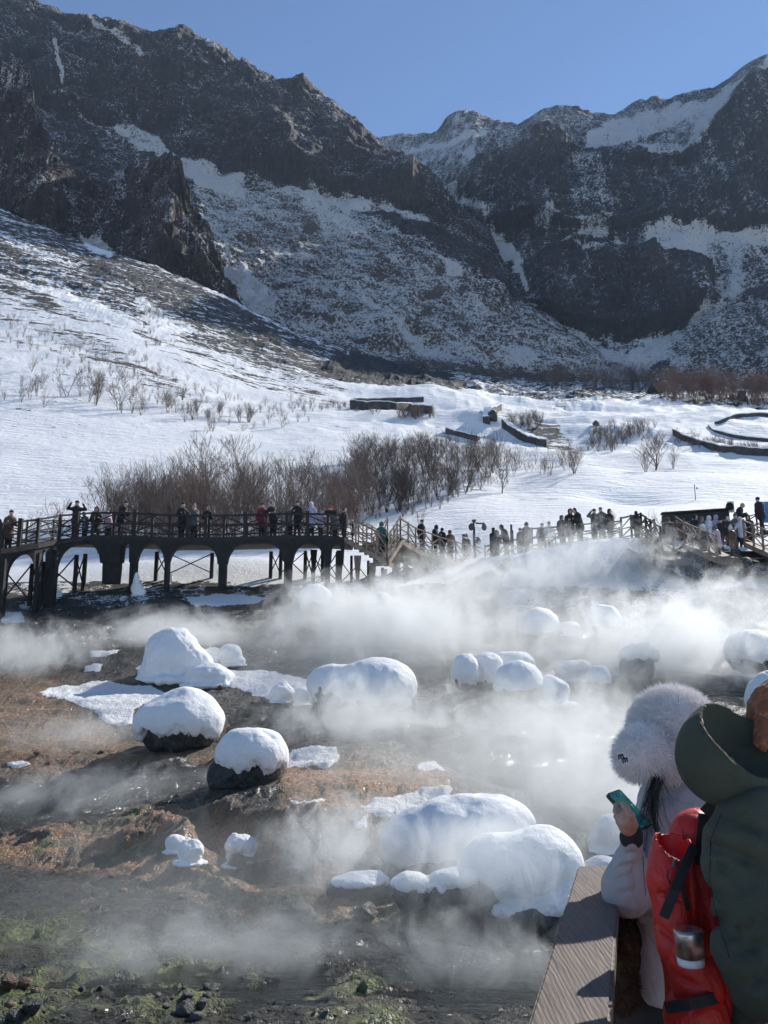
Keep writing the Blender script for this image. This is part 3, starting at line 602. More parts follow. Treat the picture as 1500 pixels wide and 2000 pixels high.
# ------------------------------------------------------------------ implicit-surface modelling
def surface_nets(f, lo, hi, res):
    lo = np.array(lo, float); hi = np.array(hi, float)
    n = np.maximum(((hi - lo) / res).astype(int) + 2, 4)
    ax = [lo[i] + res * np.arange(n[i]) for i in range(3)]
    Xg, Yg, Zg = np.meshgrid(*ax, indexing='ij'); D = f(Xg, Yg, Zg)
    D[0], D[-1] = 1, 1; D[:, 0], D[:, -1] = 1, 1; D[:, :, 0], D[:, :, -1] = 1, 1
    s = D < 0; c = [D[i:n[0] - 1 + i, j:n[1] - 1 + j, k:n[2] - 1 + k] for i in (0, 1) for j in (0, 1) for k in (0, 1)]
    cs = sum((q < 0).astype(int) for q in c); act = (cs > 0) & (cs < 8)
    idx = -np.ones(act.shape, int); idx[act] = np.arange(act.sum())
    ii = np.argwhere(act); co = [(i, j, k) for i in (0, 1) for j in (0, 1) for k in (0, 1)]
    vals = np.stack([q[act] for q in c], 1); acc = np.zeros((len(ii), 3)); cnt = np.zeros(len(ii))
    for a in range(8):
        for b in range(a + 1, 8):
            if sum(abs(co[a][q] - co[b][q]) for q in range(3)) != 1: continue
            va, vb = vals[:, a], vals[:, b]; m = (va < 0) != (vb < 0)
            t = np.where(m, va / np.where(m, va - vb, 1), 0)
            pnt = np.array(co[a]) + t[:, None] * (np.array(co[b]) - np.array(co[a]))
            acc += pnt * m[:, None]; cnt += m
    V = lo + (ii + acc / cnt[:, None]) * res
    Fs = []
    for axn in range(3):
        o1, o2 = (axn + 1) % 3, (axn + 2) % 3
        sl0 = [slice(None)] * 3; sl1 = [slice(None)] * 3; sl0[axn] = slice(0, -1); sl1[axn] = slice(1, None)
        A_, B_ = s[tuple(sl0)], s[tuple(sl1)]; ch = np.argwhere(A_ != B_)
        ok = (ch[:, o1] > 0) & (ch[:, o2] > 0) & (ch[:, o1] < n[o1] - 1) & (ch[:, o2] < n[o2] - 1); ch = ch[ok]
        if not len(ch): continue
        ins = A_[tuple(ch.T)]; e1 = np.zeros(3, int); e1[o1] = 1; e2 = np.zeros(3, int); e2[o2] = 1
        q = np.stack([idx[tuple((ch - e1 - e2).T)], idx[tuple((ch - e2).T)], idx[tuple(ch.T)], idx[tuple((ch - e1).T)]], 1)
        q[~ins] = q[~ins][:, ::-1]; Fs.append(q)
    Fq = np.concatenate(Fs); Fq = Fq[(Fq >= 0).all(1)]
    return V, Fq
def ell(c, r):
    c = np.array(c, float); r = np.array(r, float)
    def f(x, y, z):
        a, b, d = (x - c[0]) / r[0], (y - c[1]) / r[1], (z - c[2]) / r[2]
        k0 = np.sqrt(a * a + b * b + d * d); k1 = np.sqrt((a / r[0]) ** 2 + (b / r[1]) ** 2 + (d / r[2]) ** 2) + 1e-9
        return k0 * (k0 - 1) / k1
    return f
def cone(a, b, ra, rb):
    a = np.array(a, float); b = np.array(b, float); ab = b - a; L = (ab ** 2).sum() + 1e-12
    def f(x, y, z):
        t = np.clip(((x - a[0]) * ab[0] + (y - a[1]) * ab[1] + (z - a[2]) * ab[2]) / L, 0, 1)
        return np.sqrt((x - a[0] - t * ab[0]) ** 2 + (y - a[1] - t * ab[1]) ** 2 + (z - a[2] - t * ab[2]) ** 2) - (ra + (rb - ra) * t)
    return f
def smin(a, b, k):
    h = np.clip(.5 + .5 * (b - a) / k, 0, 1); return b + (a - b) * h - k * h * (1 - h)
def uni(fs, k):
    def f(x, y, z):
        d = fs[0](x, y, z)
        for g in fs[1:]: d = smin(d, g(x, y, z), k)
        return d
    return f
def smax(a, b, k): return -smin(-a, -b, k)
def sdf_mesh(name, f, lo, hi, res, mat): 
    V, Fq = surface_nets(f, lo, hi, res); return mesh_np(name, V, Fq, mat)

# ------------------------------------------------------------------ small mesh collector (tapered bars, boxes)
class MB:
    def __init__(s): s.v = []; s.f = []
    def bar(s, a, b, ra, rb=None, n=3, ca=0.0):
        rb = ra if rb is None else rb
        a = Vector(a); b = Vector(b); d = (b - a)
        if d.length < 1e-6: return s
        d.normalize(); u = d.orthogonal().normalized() if abs(d.z) < .95 else Vector((1, 0, 0)); w_ = d.cross(u).normalized(); u = w_.cross(d)
        k = len(s.v)
        for p, r in ((a, ra), (b, rb)):
            for i in range(n):
                an = ca + 2 * math.pi * i / n; s.v.append(p + u * (r * math.cos(an)) + w_ * (r * math.sin(an)))
        for i in range(n): j = (i + 1) % n; s.f.append((k + i, k + j, k + n + j, k + n + i))
        if n > 3: s.f.append(tuple(k + i for i in reversed(range(n)))); s.f.append(tuple(k + n + i for i in range(n)))
        return s
    def plank(s, a, b, w_, h, up=(0, 0, 1)):
        """rectangular timber from a to b, w_ wide across, h deep along 'up'"""
        a = Vector(a); b = Vector(b); d = (b - a).normalized(); up = Vector(up); sd = d.cross(up)
        if sd.length < 1e-4: sd = d.cross(Vector((1, 0, 0)))
        sd.normalize(); u = sd.cross(d).normalized(); k = len(s.v)
        for p in (a, b):
            for i, j in ((-1, -1), (1, -1), (1, 1), (-1, 1)): s.v.append(p + sd * (i * w_ / 2) + u * (j * h / 2))
        for q in ((0, 1, 5, 4), (1, 2, 6, 5), (2, 3, 7, 6), (3, 0, 4, 7), (3, 2, 1, 0), (4, 5, 6, 7)): s.f.append(tuple(k + i for i in q))
        return s
    def box(s, c, d, rz=0.0):
        c = Vector(c); k = len(s.v); m = Matrix.Rotation(rz, 3, 'Z')
        for z in (-1, 1):
            for i, j in ((-1, -1), (1, -1), (1, 1), (-1, 1)): s.v.append(c + m @ Vector((i * d[0] / 2, j * d[1] / 2, z * d[2] / 2)))
        for q in ((0, 3, 2, 1), (4, 5, 6, 7), (0, 1, 5, 4), (1, 2, 6, 5), (2, 3, 7, 6), (3, 0, 4, 7)): s.f.append(tuple(k + i for i in q))
        return s
    def mesh(s, name, mat=None, smooth=False, bevel=0.0):
        me = bpy.data.meshes.new(name); me.from_pydata([tuple(v) for v in s.v], [], s.f)
        if bevel:
            bm = bmesh.new(); bm.from_mesh(me); bmesh.ops.bevel(bm, geom=bm.edges[:], offset=bevel, segments=1, affect='EDGES'); bm.to_mesh(me); bm.free()
        if smooth: me.polygons.foreach_set('use_smooth', [True] * len(me.polygons))
        me.update()
        if mat: me.materials.append(mat)
        return me
    def arrays(s):
        return np.array([tuple(v) for v in s.v]), s.f
def empty(name, loc, label, cat, group=None, rz=0.0, kind=None):
    return ob(name, None, None, label, cat, group, kind, loc, rz)

# ------------------------------------------------------------------ snow-covered boulders in the spring
def rock_mat(name, a, b, rough=.55):
    n = NT(name); o = n.n('ShaderNodeNewGeometry').outputs['Position']; x = n.noise(o, 5, 6, .65, .4); y = n.noise(o, 24, 5, .65)
    return n.pbsdf(Base_Color=n.mix(n.ramp(x, .35, .65), a, b), Roughness=rough, Normal=n.bump(n.math('ADD', x, n.math('MULTIPLY', y, .5)), .12, .9))
M['wet_rock'] = rock_mat('wet_dark_rock', (.022, .021, .020), (.075, .068, .060), .42)
M['tan_rock'] = rock_mat('brown_rock', (.07, .045, .028), (.22, .13, .075), .6)
M['grey_rock'] = rock_mat('grey_rock', (.05, .047, .043), (.15, .135, .12), .6)
bcount = [0]
def boulder(base, blobs, label, cut=None, rocks=(), name='snowy_boulder', lump=.06, depth=.85, frill=.10, rmat='wet_rock', flat=False, grain=.0, group=None):
    """base=(px,py) where it meets the ground; blobs/rocks are (cx,cy,rx,ry) in photo pixels at that distance"""
    bcount[0] += 1; sd = bcount[0] * 13
    b = hit(*base)
    if b is None: return None
    Y = b.y + blobs[0][2] / F * b.y * depth * .6; sc = Y / F * 1.03
    root = empty(name, (b.x, Y, b.z - .05), label, 'boulder' if name == 'snowy_boulder' else 'snow', group)
    O = np.array([b.x, Y, b.z - .05])
    def E(bl, k=1.0, dk=1.0):
        c = P(bl[0], bl[1], Y) - O; dy = bl[4] if len(bl) > 4 else 0
        return ell((c[0], dy * sc, c[2]), (bl[2] * sc * k, bl[2] * sc * depth * k * dk, bl[3] * sc * k))
    mxr = max(bl[2] for bl in blobs) * sc; res = max(mxr / 26, Y / F * 1.6)
    xs = [(P(bl[0], bl[1], Y) - O)[0] for bl in blobs + list(rocks)]; zs = [(P(bl[0], bl[1], Y) - O)[2] for bl in blobs + list(rocks)]
    R_ = [bl[2] * sc for bl in blobs + list(rocks)]; RZ = [bl[3] * sc for bl in blobs + list(rocks)]
    lo = (min(x - r for x, r in zip(xs, R_)) - .15 - .3 * mxr, -mxr * 1.25 - .1, -.35); hi = (max(x + r for x, r in zip(xs, R_)) + .15 + .3 * mxr, mxr * 1.25 + .1, max(z + r for z, r in zip(zs, RZ)) + .15)
    g = uni([E(bl) for bl in blobs], mxr * .28)
    zc = None if cut is None else (P(base[0], cut, Y) - O)[2]
    bxm = sum(xs[:len(blobs)]) / len(blobs); skirt = ell((bxm, 0, .02), (mxr * 1.22, mxr * 1.05, mxr * .22))
    def f(x, y, z):
        d = g(x, y, z) + .045 * mxr * ridged(x * 3.4 / mxr, y * 3.4 / mxr, z * 3.4 / mxr, 3, .55, sd + 7) * sstep(.9, .1, z / (mxr * 1.1)) + 2.1 * lump * mxr * fbm(x * 1.3 / mxr, y * 1.3 / mxr, z * 1.3 / mxr + sd, 4, .5, sd) 
        if grain: d = d + grain * mxr * ridged(x * 5 / mxr, y * 5 / mxr, z * 5 / mxr, 3, .6, sd + 2)
        if zc is not None:
            e = zc + frill * mxr * (fbm(x * 3.2 / mxr, y * 3.2 / mxr, 0 * x, 4, .65, sd + 5)) * 2.2
            d = smax(d, e - z, .10 * mxr)
        else:
            d = smin(d, skirt(x, y, z) + .10 * mxr * fbm(x * 3 / mxr, y * 3 / mxr, 0 * x, 3, .6, sd + 4), .22 * mxr)
        return d
    ob('snow_cap', sdf_mesh('snow_cap', f, lo, hi, res, M['snow']), root)
    rk = list(rocks)
    if cut is not None and not rk: rk = [(bl[0], bl[1] + bl[3] * .18, bl[2] * .84, bl[3] * .86) for bl in blobs]
    if rk:
        g2 = uni([E(bl) for bl in rk], .06)
        def f2(x, y, z):
            d = g2(x, y, z) + .10 * mxr * ridged(x * 1.6 / mxr, y * 1.6 / mxr, z * 1.6 / mxr, 4, .6, sd + 9) - .06 * mxr
            return np.where(f(x, y, z) < .0, np.maximum(d, .02), d) if False else d
        ob('rock', sdf_mesh('rock', f2, lo, hi, res * 1.1, M[rmat]), root)
    return root
B_ = boulder
B_((340, 1328), [(338, 1290, 56, 58), (375, 1302, 42, 32), (303, 1312, 28, 18)], 'tall snow-covered boulder, leftmost large one behind the low snow dome', grain=.02, lump=.1)
B_((448, 1298), [(448, 1278, 23, 20), (462, 1290, 18, 9)], 'small snow-capped rock just right of the tall snowy boulder')
B_((312, 1326), [(311, 1314, 18, 13)], 'little round snow lump at the left foot of the tall snowy boulder')
B_((410, 1338), [(410, 1320, 48, 22)], 'low smooth snow dome in front of the tall snowy boulder')
B_((550, 1370), [(550, 1352, 22, 18), (535, 1362, 18, 9)], 'small frosted rock at the right end of the crusted snow patch', lump=.12)
B_((590, 1375), [(590, 1360, 17, 17)], 'small round snow ball left of the two-humped boulder')
B_((705, 1400), [(652, 1340, 52, 42), (735, 1338, 74, 52), (778, 1352, 36, 44)], 'wide two-humped snow-covered boulder in the middle of the spring', cut=1378, frill=.06, lump=.05)
B_((348, 1470), [(348, 1412, 84, 56), (372, 1402, 52, 52)], 'broad mushroom-shaped snow cap over a dark rock, left of the rounder cap', cut=1430, rocks=[(350, 1438, 66, 34)], frill=.2, lump=.05)
B_((480, 1540), [(490, 1478, 66, 52), (522, 1488, 34, 38)], 'round thick snow cap on a black rock beside the orange shelf', cut=1495, rocks=[(462, 1515, 50, 36), (500, 1512, 44, 34)], frill=.22, lump=.06)
B_((342, 1662), [(343, 1647, 19, 15)], 'smaller of two snow lumps on the brown mossy mound')
B_((372, 1684), [(372, 1663, 25, 21)], 'larger of two snow lumps on the brown mossy mound', lump=.12)
B_((468, 1690), [(470, 1650, 27, 19), (486, 1665, 14, 22), (450, 1668, 9, 16)], 'hooked snow lump over a dark hollow on the brown mound', cut=None, rocks=[(480, 1692, 34, 20)], lump=.12)
B_((880, 1728), [(838, 1645, 84, 60), (900, 1620, 96, 56), (965, 1608, 72, 48)], 'large misty snow-covered boulder below the orange shelf', cut=1690, frill=.12, lump=.05, rocks=[(800, 1700, 40, 36), (860, 1690, 70, 50), (930, 1670, 80, 52)])
B_((1030, 1790), [(1052, 1693, 84, 72), (975, 1700, 74, 62)], 'largest rounded snow boulder, left of the wooden rail end', cut=1765, frill=.10, lump=.05)
B_((695, 1752), [(700, 1722, 52, 15), (735, 1720, 16, 16)], 'thin snow slab lying on dark rocks in front of the small waterfall', rocks=[(695, 1742, 52, 24), (720, 1748, 36, 26)], cut=1728)
B_((835, 1775), [(800, 1725, 36, 18), (845, 1735, 40, 12), (890, 1716, 42, 20)], 'draped snow bridge over two dark rocks in the mist', rocks=[(806, 1745, 34, 32), (868, 1752, 36, 38), (925, 1755, 40, 34)], cut=1738, frill=.3)
B_((1040, 1808), [(1000, 1780, 44, 16), (1050, 1772, 52, 24), (1095, 1756, 44, 28)], 'crumbly snow heap on the bank left of the wooden handrail', grain=.05, lump=.18, rocks=[(1050, 1795, 70, 24)], cut=1790)
B_((905, 1355), [(908, 1312, 28, 34)], 'leftmost snow-capped rock of the cluster in the thick steam', cut=1340)
B_((950, 1352), [(950, 1310, 34, 36), (932, 1318, 20, 26)], 'second snow-capped rock from the left in the steamy cluster', cut=1335)
B_((1005, 1345), [(1002, 1298, 40, 26)], 'rear rock with smooth snow cap in the steamy cluster', cut=1325)
B_((1012, 1378), [(1012, 1335, 47, 40), (1030, 1330, 28, 32)], 'largest front snow-capped rock of the steamy cluster', cut=1350)
B_((1075, 1375), [(1075, 1346, 34, 26), (1098, 1358, 12, 12)], 'rightmost low snow-capped rock of the steamy cluster', lump=.12)
B_((1052, 1268), [(1052, 1226, 39, 40)], 'round snow-capped rock standing alone in the densest steam', cut=1240)
B_((1180, 1252), [(1182, 1212, 30, 28), (1168, 1196, 20, 16)], 'snow-capped rock behind the steam below the snowy bank', cut=1225)
B_((1246, 1330), [(1248, 1285, 36, 28), (1262, 1276, 22, 18)], 'dark rock with leaning snow cap above the white fur hat', cut=1290, rocks=[(1244, 1300, 32, 34)])
B_((1170, 1352), [(1170, 1326, 24, 26)], 'small round capped rock in the steam left of the leaning cap', cut=1335)
B_((1120, 1330), [(1122, 1310, 34, 22)], 'faint low snowy rock behind the steam', lump=.12)
B_((1466, 1325), [(1466, 1272, 48, 42)], 'large snow dome at the right edge of the photo above the green hood', cut=1295)
B_((1505, 1420), [(1508, 1368, 46, 52)], 'snow dome cut off by the right edge behind the orange hat')
B_((614, 1200), [(614, 1170, 33, 27)], 'snow-capped rock in the haze under the stairs', cut=1180)
B_((1008, 1185), [(1008, 1166, 22, 15)], 'small snow-capped rock below the snowy bank')
B_((740, 1190), [(742, 1172, 26, 16)], 'faint snow-capped rock under the descending stairs')
B_((1190, 1662), [(1194, 1632, 32, 36), (1170, 1645, 20, 20)], 'snow lump right behind the hand with the phone')
B_((1180, 1710), [(1176, 1695, 34, 20)], 'snow lump just behind the end of the handrail')
B_((1090, 1240), [(1112, 1226, 20, 12)], 'flat snow-capped stone between the two steaming domes')
B_((1395, 1248), [(1395, 1234, 28, 14)], 'flat snow-capped stone at the far right of the steam')
B_((267, 1162), [(268, 1150, 12, 14), (266, 1134, 6, 16), (276, 1156, 10, 8)], 'pointed frost lump against the foot of a wide pier', name='frost_lump')
B_((331, 1140), [(331, 1130, 7, 10)], 'small frost lump against the foot of a narrow pier', name='frost_lump')
B_((105, 1165), [(104, 1145, 8, 16), (104, 1160, 16, 8)], 'frost cone at the foot of the left pier', name='frost_lump')

# bare rocks
def rock_mesh(seed, mat, n=14, flat=.7):
    rnd = random.Random(seed); bm = bmesh.new()
    for i in range(n):
        v = Vector((rnd.gauss(0, 1), rnd.gauss(0, 1), rnd.gauss(0, 1))).normalized() * rnd.uniform(.8, 1.1); v.z *= flat; bm.verts.new(v)
    r = bmesh.ops.convex_hull(bm, input=bm.verts[:]); bmesh.ops.delete(bm, geom=[g for g in r['geom_interior'] if isinstance(g, bmesh.types.BMVert)], context='VERTS')
    bmesh.ops.bevel(bm, geom=bm.edges[:], offset=.07, segments=2, affect='EDGES')
    bmesh.ops.triangulate(bm, faces=bm.faces[:]); bmesh.ops.subdivide_edges(bm, edges=bm.edges[:], cuts=2, use_grid_fill=True)
    co = np.array([v.co[:] for v in bm.verts]); d = .09 * fbm(co[:, 0] * 2, co[:, 1] * 2, co[:, 2] * 2, 4, .6, seed)
    for v, q in zip(bm.verts, d): v.co *= 1 + q
    me = bpy.data.meshes.new('rock'); bm.to_mesh(me); bm.free(); me.materials.append(mat)
    me.polygons.foreach_set('use_smooth', [True] * len(me.polygons)); return me
rk = {}
def rock(px, py, rpx, label, mat='wet_rock', seed=1, flat=.7, group=None, sink=.3, sx=1.0):
    p = hit(px, py)
    if p is None: return
    key = (seed % 7, mat, flat)
    if key not in rk: rk[key] = rock_mesh(seed % 7 + 3, M[mat], flat=flat)
    s = rpx / F * p.y
    o = ob('rock', rk[key], None, label, 'rock', group, loc=(p.x, p.y, p.z + s * flat * (1 - sink) * .6), rz=seed * 1.7); o.scale = (s * sx, s, s)
    return o
rock(716, 1792, 26, 'dark pointed rock with a little snow on the near brown bank', seed=2, flat=.8)
rock(582, 1788, 30, 'larger grey-brown rock on the front edge of the bank', 'grey_rock', 3)
rock(555, 1792, 24, 'rock leaning against the larger grey-brown one on the bank', 'grey_rock', 4)
rock(605, 1795, 20, 'small rock right of the larger grey-brown one on the bank', 'grey_rock', 5)
rock(568, 1705, 16, 'dark rock at the foot of the small waterfall', seed=6)
rock(500, 1720, 34, 'dark rock below the hooked snow lump', seed=1, flat=.9)
rock(545, 1650, 16, 'upright dark stone between the mound and the waterfall', seed=2, flat=1.2)
rock(14, 1930, 20, 'rust-orange rock at the left edge of the pool', 'tan_rock', 3, flat=1.1)
rock(48, 1925, 17, 'second rust-brown rock near the left edge of the pool', 'tan_rock', 5)
rock(70, 1938, 14, 'flat rust-brown rock in the pool', 'tan_rock', 1, flat=.5)
rock(362, 1982, 20, 'left rock of the trio near the bottom of the pool', 'grey_rock', 2, flat=1.0)
rock(384, 1990, 17, 'middle rock of the trio near the bottom of the pool', 'grey_rock', 4)
rock(393, 1968, 13, 'upper rock of the trio near the bottom of the pool', 'grey_rock', 6, flat=1.1)
rock(403, 1948, 10, 'small stone above the trio of rocks', 'grey_rock', 1)
rock(366, 1948, 13, 'small wedge stone left above the trio of rocks', 'grey_rock', 3)
rock(415, 1933, 22, 'flat black rock above the trio of rocks', seed=5, flat=.4)
rock(62, 1975, 24, 'dark rubble rock at the bottom left corner', seed=6)
rock(30, 1990, 20, 'darkest rock in the bottom left corner', seed=2)
rock(20, 1968, 14, 'brown stone in the bottom left rubble', 'tan_rock', seed=4)
rr = random.Random(5)
for i in range(64):
    rg = i % 4
    px, py = ((rr.uniform(0, 520), rr.uniform(1880, 1998)), (rr.uniform(60, 560), rr.uniform(1600, 1790)), (rr.uniform(350, 900), rr.uniform(1745, 1840)), (rr.uniform(0, 520), rr.uniform(1330, 1560)))[rg]
    rock(px, py, rr.uniform(3.5, 9), ('small stone lying in the green and grey pool', 'small stone on the brown mossy mound', 'small stone on the near brown bank', 'small stone on the brown upper flats')[rg],
         ('grey_rock', 'tan_rock', 'wet_rock', 'tan_rock')[rg], i, .7, ('stones in the pool', 'stones on the mossy mound', 'stones on the near bank', 'stones on the upper flats')[rg])
# dark lava blocks in the snow behind
for (px, py, r_, l) in ((962, 822, 17, 'tall black rock beside the curved wall in the snow'), (1165, 832, 9, 'round dark rock right of the gully in the snow'), (1283, 768, 22, 'dark boulder below the shaded thicket'), (1450, 782, 16, 'brown boulder before the far red-brown thicket'),
                        (740, 548, 16, 'dark outcrop high on the speckled apron'), (852, 582, 13, 'dark outcrop right on the speckled apron')):
    rock(px, py, r_, l, 'wet_rock', int(px), 1.0, sink=.1)
# ------------------------------------------------------------------ leafless trees and shrubs
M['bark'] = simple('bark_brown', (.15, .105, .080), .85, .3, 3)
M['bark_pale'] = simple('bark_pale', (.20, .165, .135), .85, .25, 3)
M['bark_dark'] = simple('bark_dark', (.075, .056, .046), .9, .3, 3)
def tree_arrays(seed, h=1.0, stems=3, spread=.35, depth=4, up=.55, rad=.012, lean=(0, 0), nb=(2, 3)):
    rnd = random.Random(seed); segs = []
    def grow(p, d, L, r, k):
        n = 2 if k > 0 else 3
        for i in range(n):
            q = p + d * (L / n); r2 = r * (.86 if k == 0 else .8)
            segs.append((p, q, r, r2, k)); p = q; r = r2
            d = (d + Vector((rnd.gauss(0, .13), rnd.gauss(0, .13), rnd.gauss(0, .06) + .05))).normalized()
            if k < depth and (i < n - 1 or k == 0) and rnd.random() < .8:
                sd = (d * .8 + Vector((rnd.gauss(0, .7), rnd.gauss(0, .7), up * .4))).normalized(); grow(p, sd, L * rnd.uniform(.45, .7), r * .6, k + 1)
        if k < depth:
            for _ in range(rnd.randint(*nb)):
                sd = (d + Vector((rnd.gauss(0, spread), rnd.gauss(0, spread), up * .3))).normalized(); grow(p, sd, L * rnd.uniform(.5, .78), r * .72, k + 1)
    for s in range(stems):
        a = rnd.uniform(0, 6.28); t = rnd.uniform(.05, .4) if stems > 1 else .04
        d = Vector((math.cos(a) * t + lean[0], math.sin(a) * t + lean[1], 1)).normalized()
        grow(Vector((math.cos(a) * .02, math.sin(a) * .02, -.03)), d, rnd.uniform(.30, .42), rad, 0)
    zt = max(s[1].z for s in segs); V = []; Fq = []
    for (a, b, ra, rb, k) in segs:
        d = (b - a).normalized(); u = d.orthogonal().normalized(); w_ = d.cross(u); n0 = len(V)
        for p, r in ((a, ra), (b, rb)):
            r = max(r, rad * .16)
            for i in range(3): an = 2.094 * i; V.append(p * (h / zt) + (u * math.cos(an) + w_ * math.sin(an)) * r * h)
        for i in range(3): j = (i + 1) % 3; Fq.append((n0 + i, n0 + j, n0 + 3 + j, n0 + 3 + i))
    trunk = sum(1 for s in segs if s[4] == 0)
    return np.array([tuple(v) for v in V]), np.array(Fq), segs
protoT = [tree_arrays(100 + i, 1, stems=(3, 4, 2, 5, 3, 4)[i % 6], depth=3, spread=.36, rad=.0075, nb=(2, 3)) for i in range(8)]
protoS = [tree_arrays(200 + i, 1, stems=6, depth=2, spread=.45, rad=.010, nb=(2, 3)) for i in range(5)]
def mass(name, pts, protos, mat, label, cat, hfun, seed=1, kind='stuff', wind=(0, 0), thick=1.0):
    rnd = random.Random(seed); VV = []; FF = []; off = 0
    for (x, y, z, s) in pts:
        V, Fq, _ = protos[rnd.randrange(len(protos))]; a = rnd.uniform(0, 6.28); c, sn = math.cos(a), math.sin(a)
        q = V * s; q = np.stack([q[:, 0] * c - q[:, 1] * sn + wind[0] * q[:, 2], q[:, 0] * sn + q[:, 1] * c + wind[1] * q[:, 2], q[:, 2]], 1) + (x, y, z)
        VV.append(q); FF.append(Fq + off); off += len(V)
    me = mesh_np(name, np.concatenate(VV), np.concatenate(FF), mat, smooth=False)
    return ob(name, me, None, label, cat, kind=kind)
def scatter(poly, n, hmin, hmax, seed, jitter=None):
    rnd = random.Random(seed); xs = [p[0] for p in poly]; ys = [p[1] for p in poly]; out = []; tries = 0
    while len(out) < n and tries < n * 20:
        tries += 1; x = rnd.uniform(min(xs), max(xs)); y = rnd.uniform(min(ys), max(ys))
        if polymask(np.array([x]), np.array([y]), poly, .01)[0] < .5: continue
        p = hit(x, y)
        if p is None: continue
        out.append((p.x, p.y, p.z, rnd.uniform(hmin, hmax)))
    return out
pts = scatter([(180, 1085), (200, 1030), (300, 1000), (420, 975), (560, 990), (640, 985), (700, 950), (720, 975), (760, 985), (720, 1040), (640, 1070)], 200, 2.6, 5.4, 3)
mass('bare_thicket', pts, protoT, M['bark'], 'dense brown leafless thicket rising behind the left boardwalk', 'thicket', None, 3)
pts = scatter([(690, 900), (780, 885), (900, 880), (975, 885), (985, 905), (960, 935), (890, 975), (800, 1005), (720, 1010), (690, 960)], 150, 2.0, 4.2, 4) + scatter([(720, 880), (850, 868), (975, 880), (985, 905), (930, 930), (800, 920)], 90, 1.0, 2.2, 44)
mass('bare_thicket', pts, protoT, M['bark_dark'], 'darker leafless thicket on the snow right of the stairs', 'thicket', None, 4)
pts = scatter([(640, 985), (700, 890), (850, 872), (1010, 885), (1000, 925), (860, 1000), (700, 1030)], 170, .9, 2.0, 45)
mass('brush', pts, protoS, M['bark'], 'tangled low brown brush filling in below the darker thicket', 'brush', None, 45)
pts = scatter([(985, 925), (1000, 905), (1130, 905), (1130, 925), (1060, 935)], 34, 1.5, 3.2, 5)
mass('bare_thicket', pts, protoT, M['bark'], 'thin row of leafless shrubs on the crest of the snow dome', 'thicket', None, 5)
pts = scatter([(1060, 735), (1280, 742), (1270, 768), (1080, 765)], 90, 6, 11, 6)
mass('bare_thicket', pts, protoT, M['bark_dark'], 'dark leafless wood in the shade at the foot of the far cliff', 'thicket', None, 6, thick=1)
pts = scatter([(1290, 768), (1520, 772), (1520, 796), (1290, 785)], 130, 6, 11, 7)
mass('bare_thicket', pts, protoT, simple('bark_red', (.16, .095, .07), .85, .3, 3), 'red-brown leafless wood at the right edge below the talus', 'thicket', None, 7)
pts = scatter([(1140, 880), (1150, 845), (1240, 828), (1290, 835), (1270, 850), (1200, 885)], 70, 1.6, 2.8, 8)
mass('brush', pts, protoS, M['bark'], 'low brown brush on the snow right of the gully', 'brush', None, 8)
pts = scatter([(1320, 850), (1400, 865), (1500, 880), (1500, 892), (1400, 885), (1320, 865)], 70, 1.2, 2.2, 9)
mass('brush', pts, protoS, M['bark'], 'low brown brush along the curved channel wall', 'brush', None, 9)
pts = scatter([(770, 812), (845, 808), (850, 818), (780, 820)], 30, 2, 3, 10) + scatter([(985, 830), (1050, 820), (1060, 835), (1010, 842)], 26, 2, 3, 11) + scatter([(750, 870), (830, 860), (940, 885), (930, 895), (760, 890)], 40, 1.2, 2.2, 12)
mass('brush', pts, protoS, M['bark'], 'scattered low brush among the snow-covered channel walls', 'brush', None, 10)
pts = scatter([(-40, 610), (120, 640), (260, 690), (420, 770), (560, 800), (640, 800), (600, 830), (480, 840), (300, 790), (120, 720), (-40, 660)], 260, .8, 2.2, 13)
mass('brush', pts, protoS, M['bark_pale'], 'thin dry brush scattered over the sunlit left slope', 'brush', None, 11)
pts = scatter([(250, 590), (330, 610), (340, 680), (280, 680)], 40, 1.2, 2.4, 14) + scatter([(560, 780), (760, 800), (760, 812), (560, 800)], 60, .8, 1.8, 15)
mass('brush', pts, protoS, M['bark'], 'brown dry brush on the upper left slope', 'brush', None, 12)
pts = scatter([(950, 715), (1070, 700), (1100, 730), (1060, 750), (950, 745)], 50, 3, 6, 16)
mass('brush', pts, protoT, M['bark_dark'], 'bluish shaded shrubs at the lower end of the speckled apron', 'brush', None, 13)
# individual birches
def tree_proto(i, mat, stems=3, depth=4, lean=(0, 0)):
    V, Fq, segs = tree_arrays(300 + i, 1, stems=stems, depth=depth, spread=.36, rad=.012, lean=lean)
    k = np.array([s[4] for s in segs]); rep = np.repeat(k, 3)
    out = []
    for nm, sel in (('trunk', rep == 0), ('crown', rep > 0)):
        Fs = Fq[sel]; u, inv = np.unique(Fs, return_inverse=True)
        out.append(mesh_np(nm, V[u], inv.reshape(Fs.shape), mat, smooth=False))
    return out
TP = {}
def tree(px, py, hpx, label, group=None, mat='bark', i=0, stems=3, depth=4, name='leafless_tree', lean=(0, 0), cat='tree'):
    p = hit(px, py)
    if p is None: return
    key = (i, mat, stems, depth, lean)
    if key not in TP: TP[key] = tree_proto(i, M[mat], stems, depth, lean)
    e = empty(name, (p.x, p.y, p.z - .05), label, cat, group, rz=(px * 1.3) % 6.28)
    ob('trunk', TP[key][0], e); ob('crown', TP[key][1], e); e.scale = (hpx / F * p.y,) * 3
tree(398, 985, 150, 'tallest pale leafless birch above the left thicket', mat='bark_pale', i=1, stems=3)
tree(700, 985, 120, 'wide leafless tree where the brown and dark thickets meet', i=2, stems=4, mat='bark')
tree(265, 1040, 140, 'thin leafless birch above the crouching people', mat='bark_pale', i=3, stems=2)
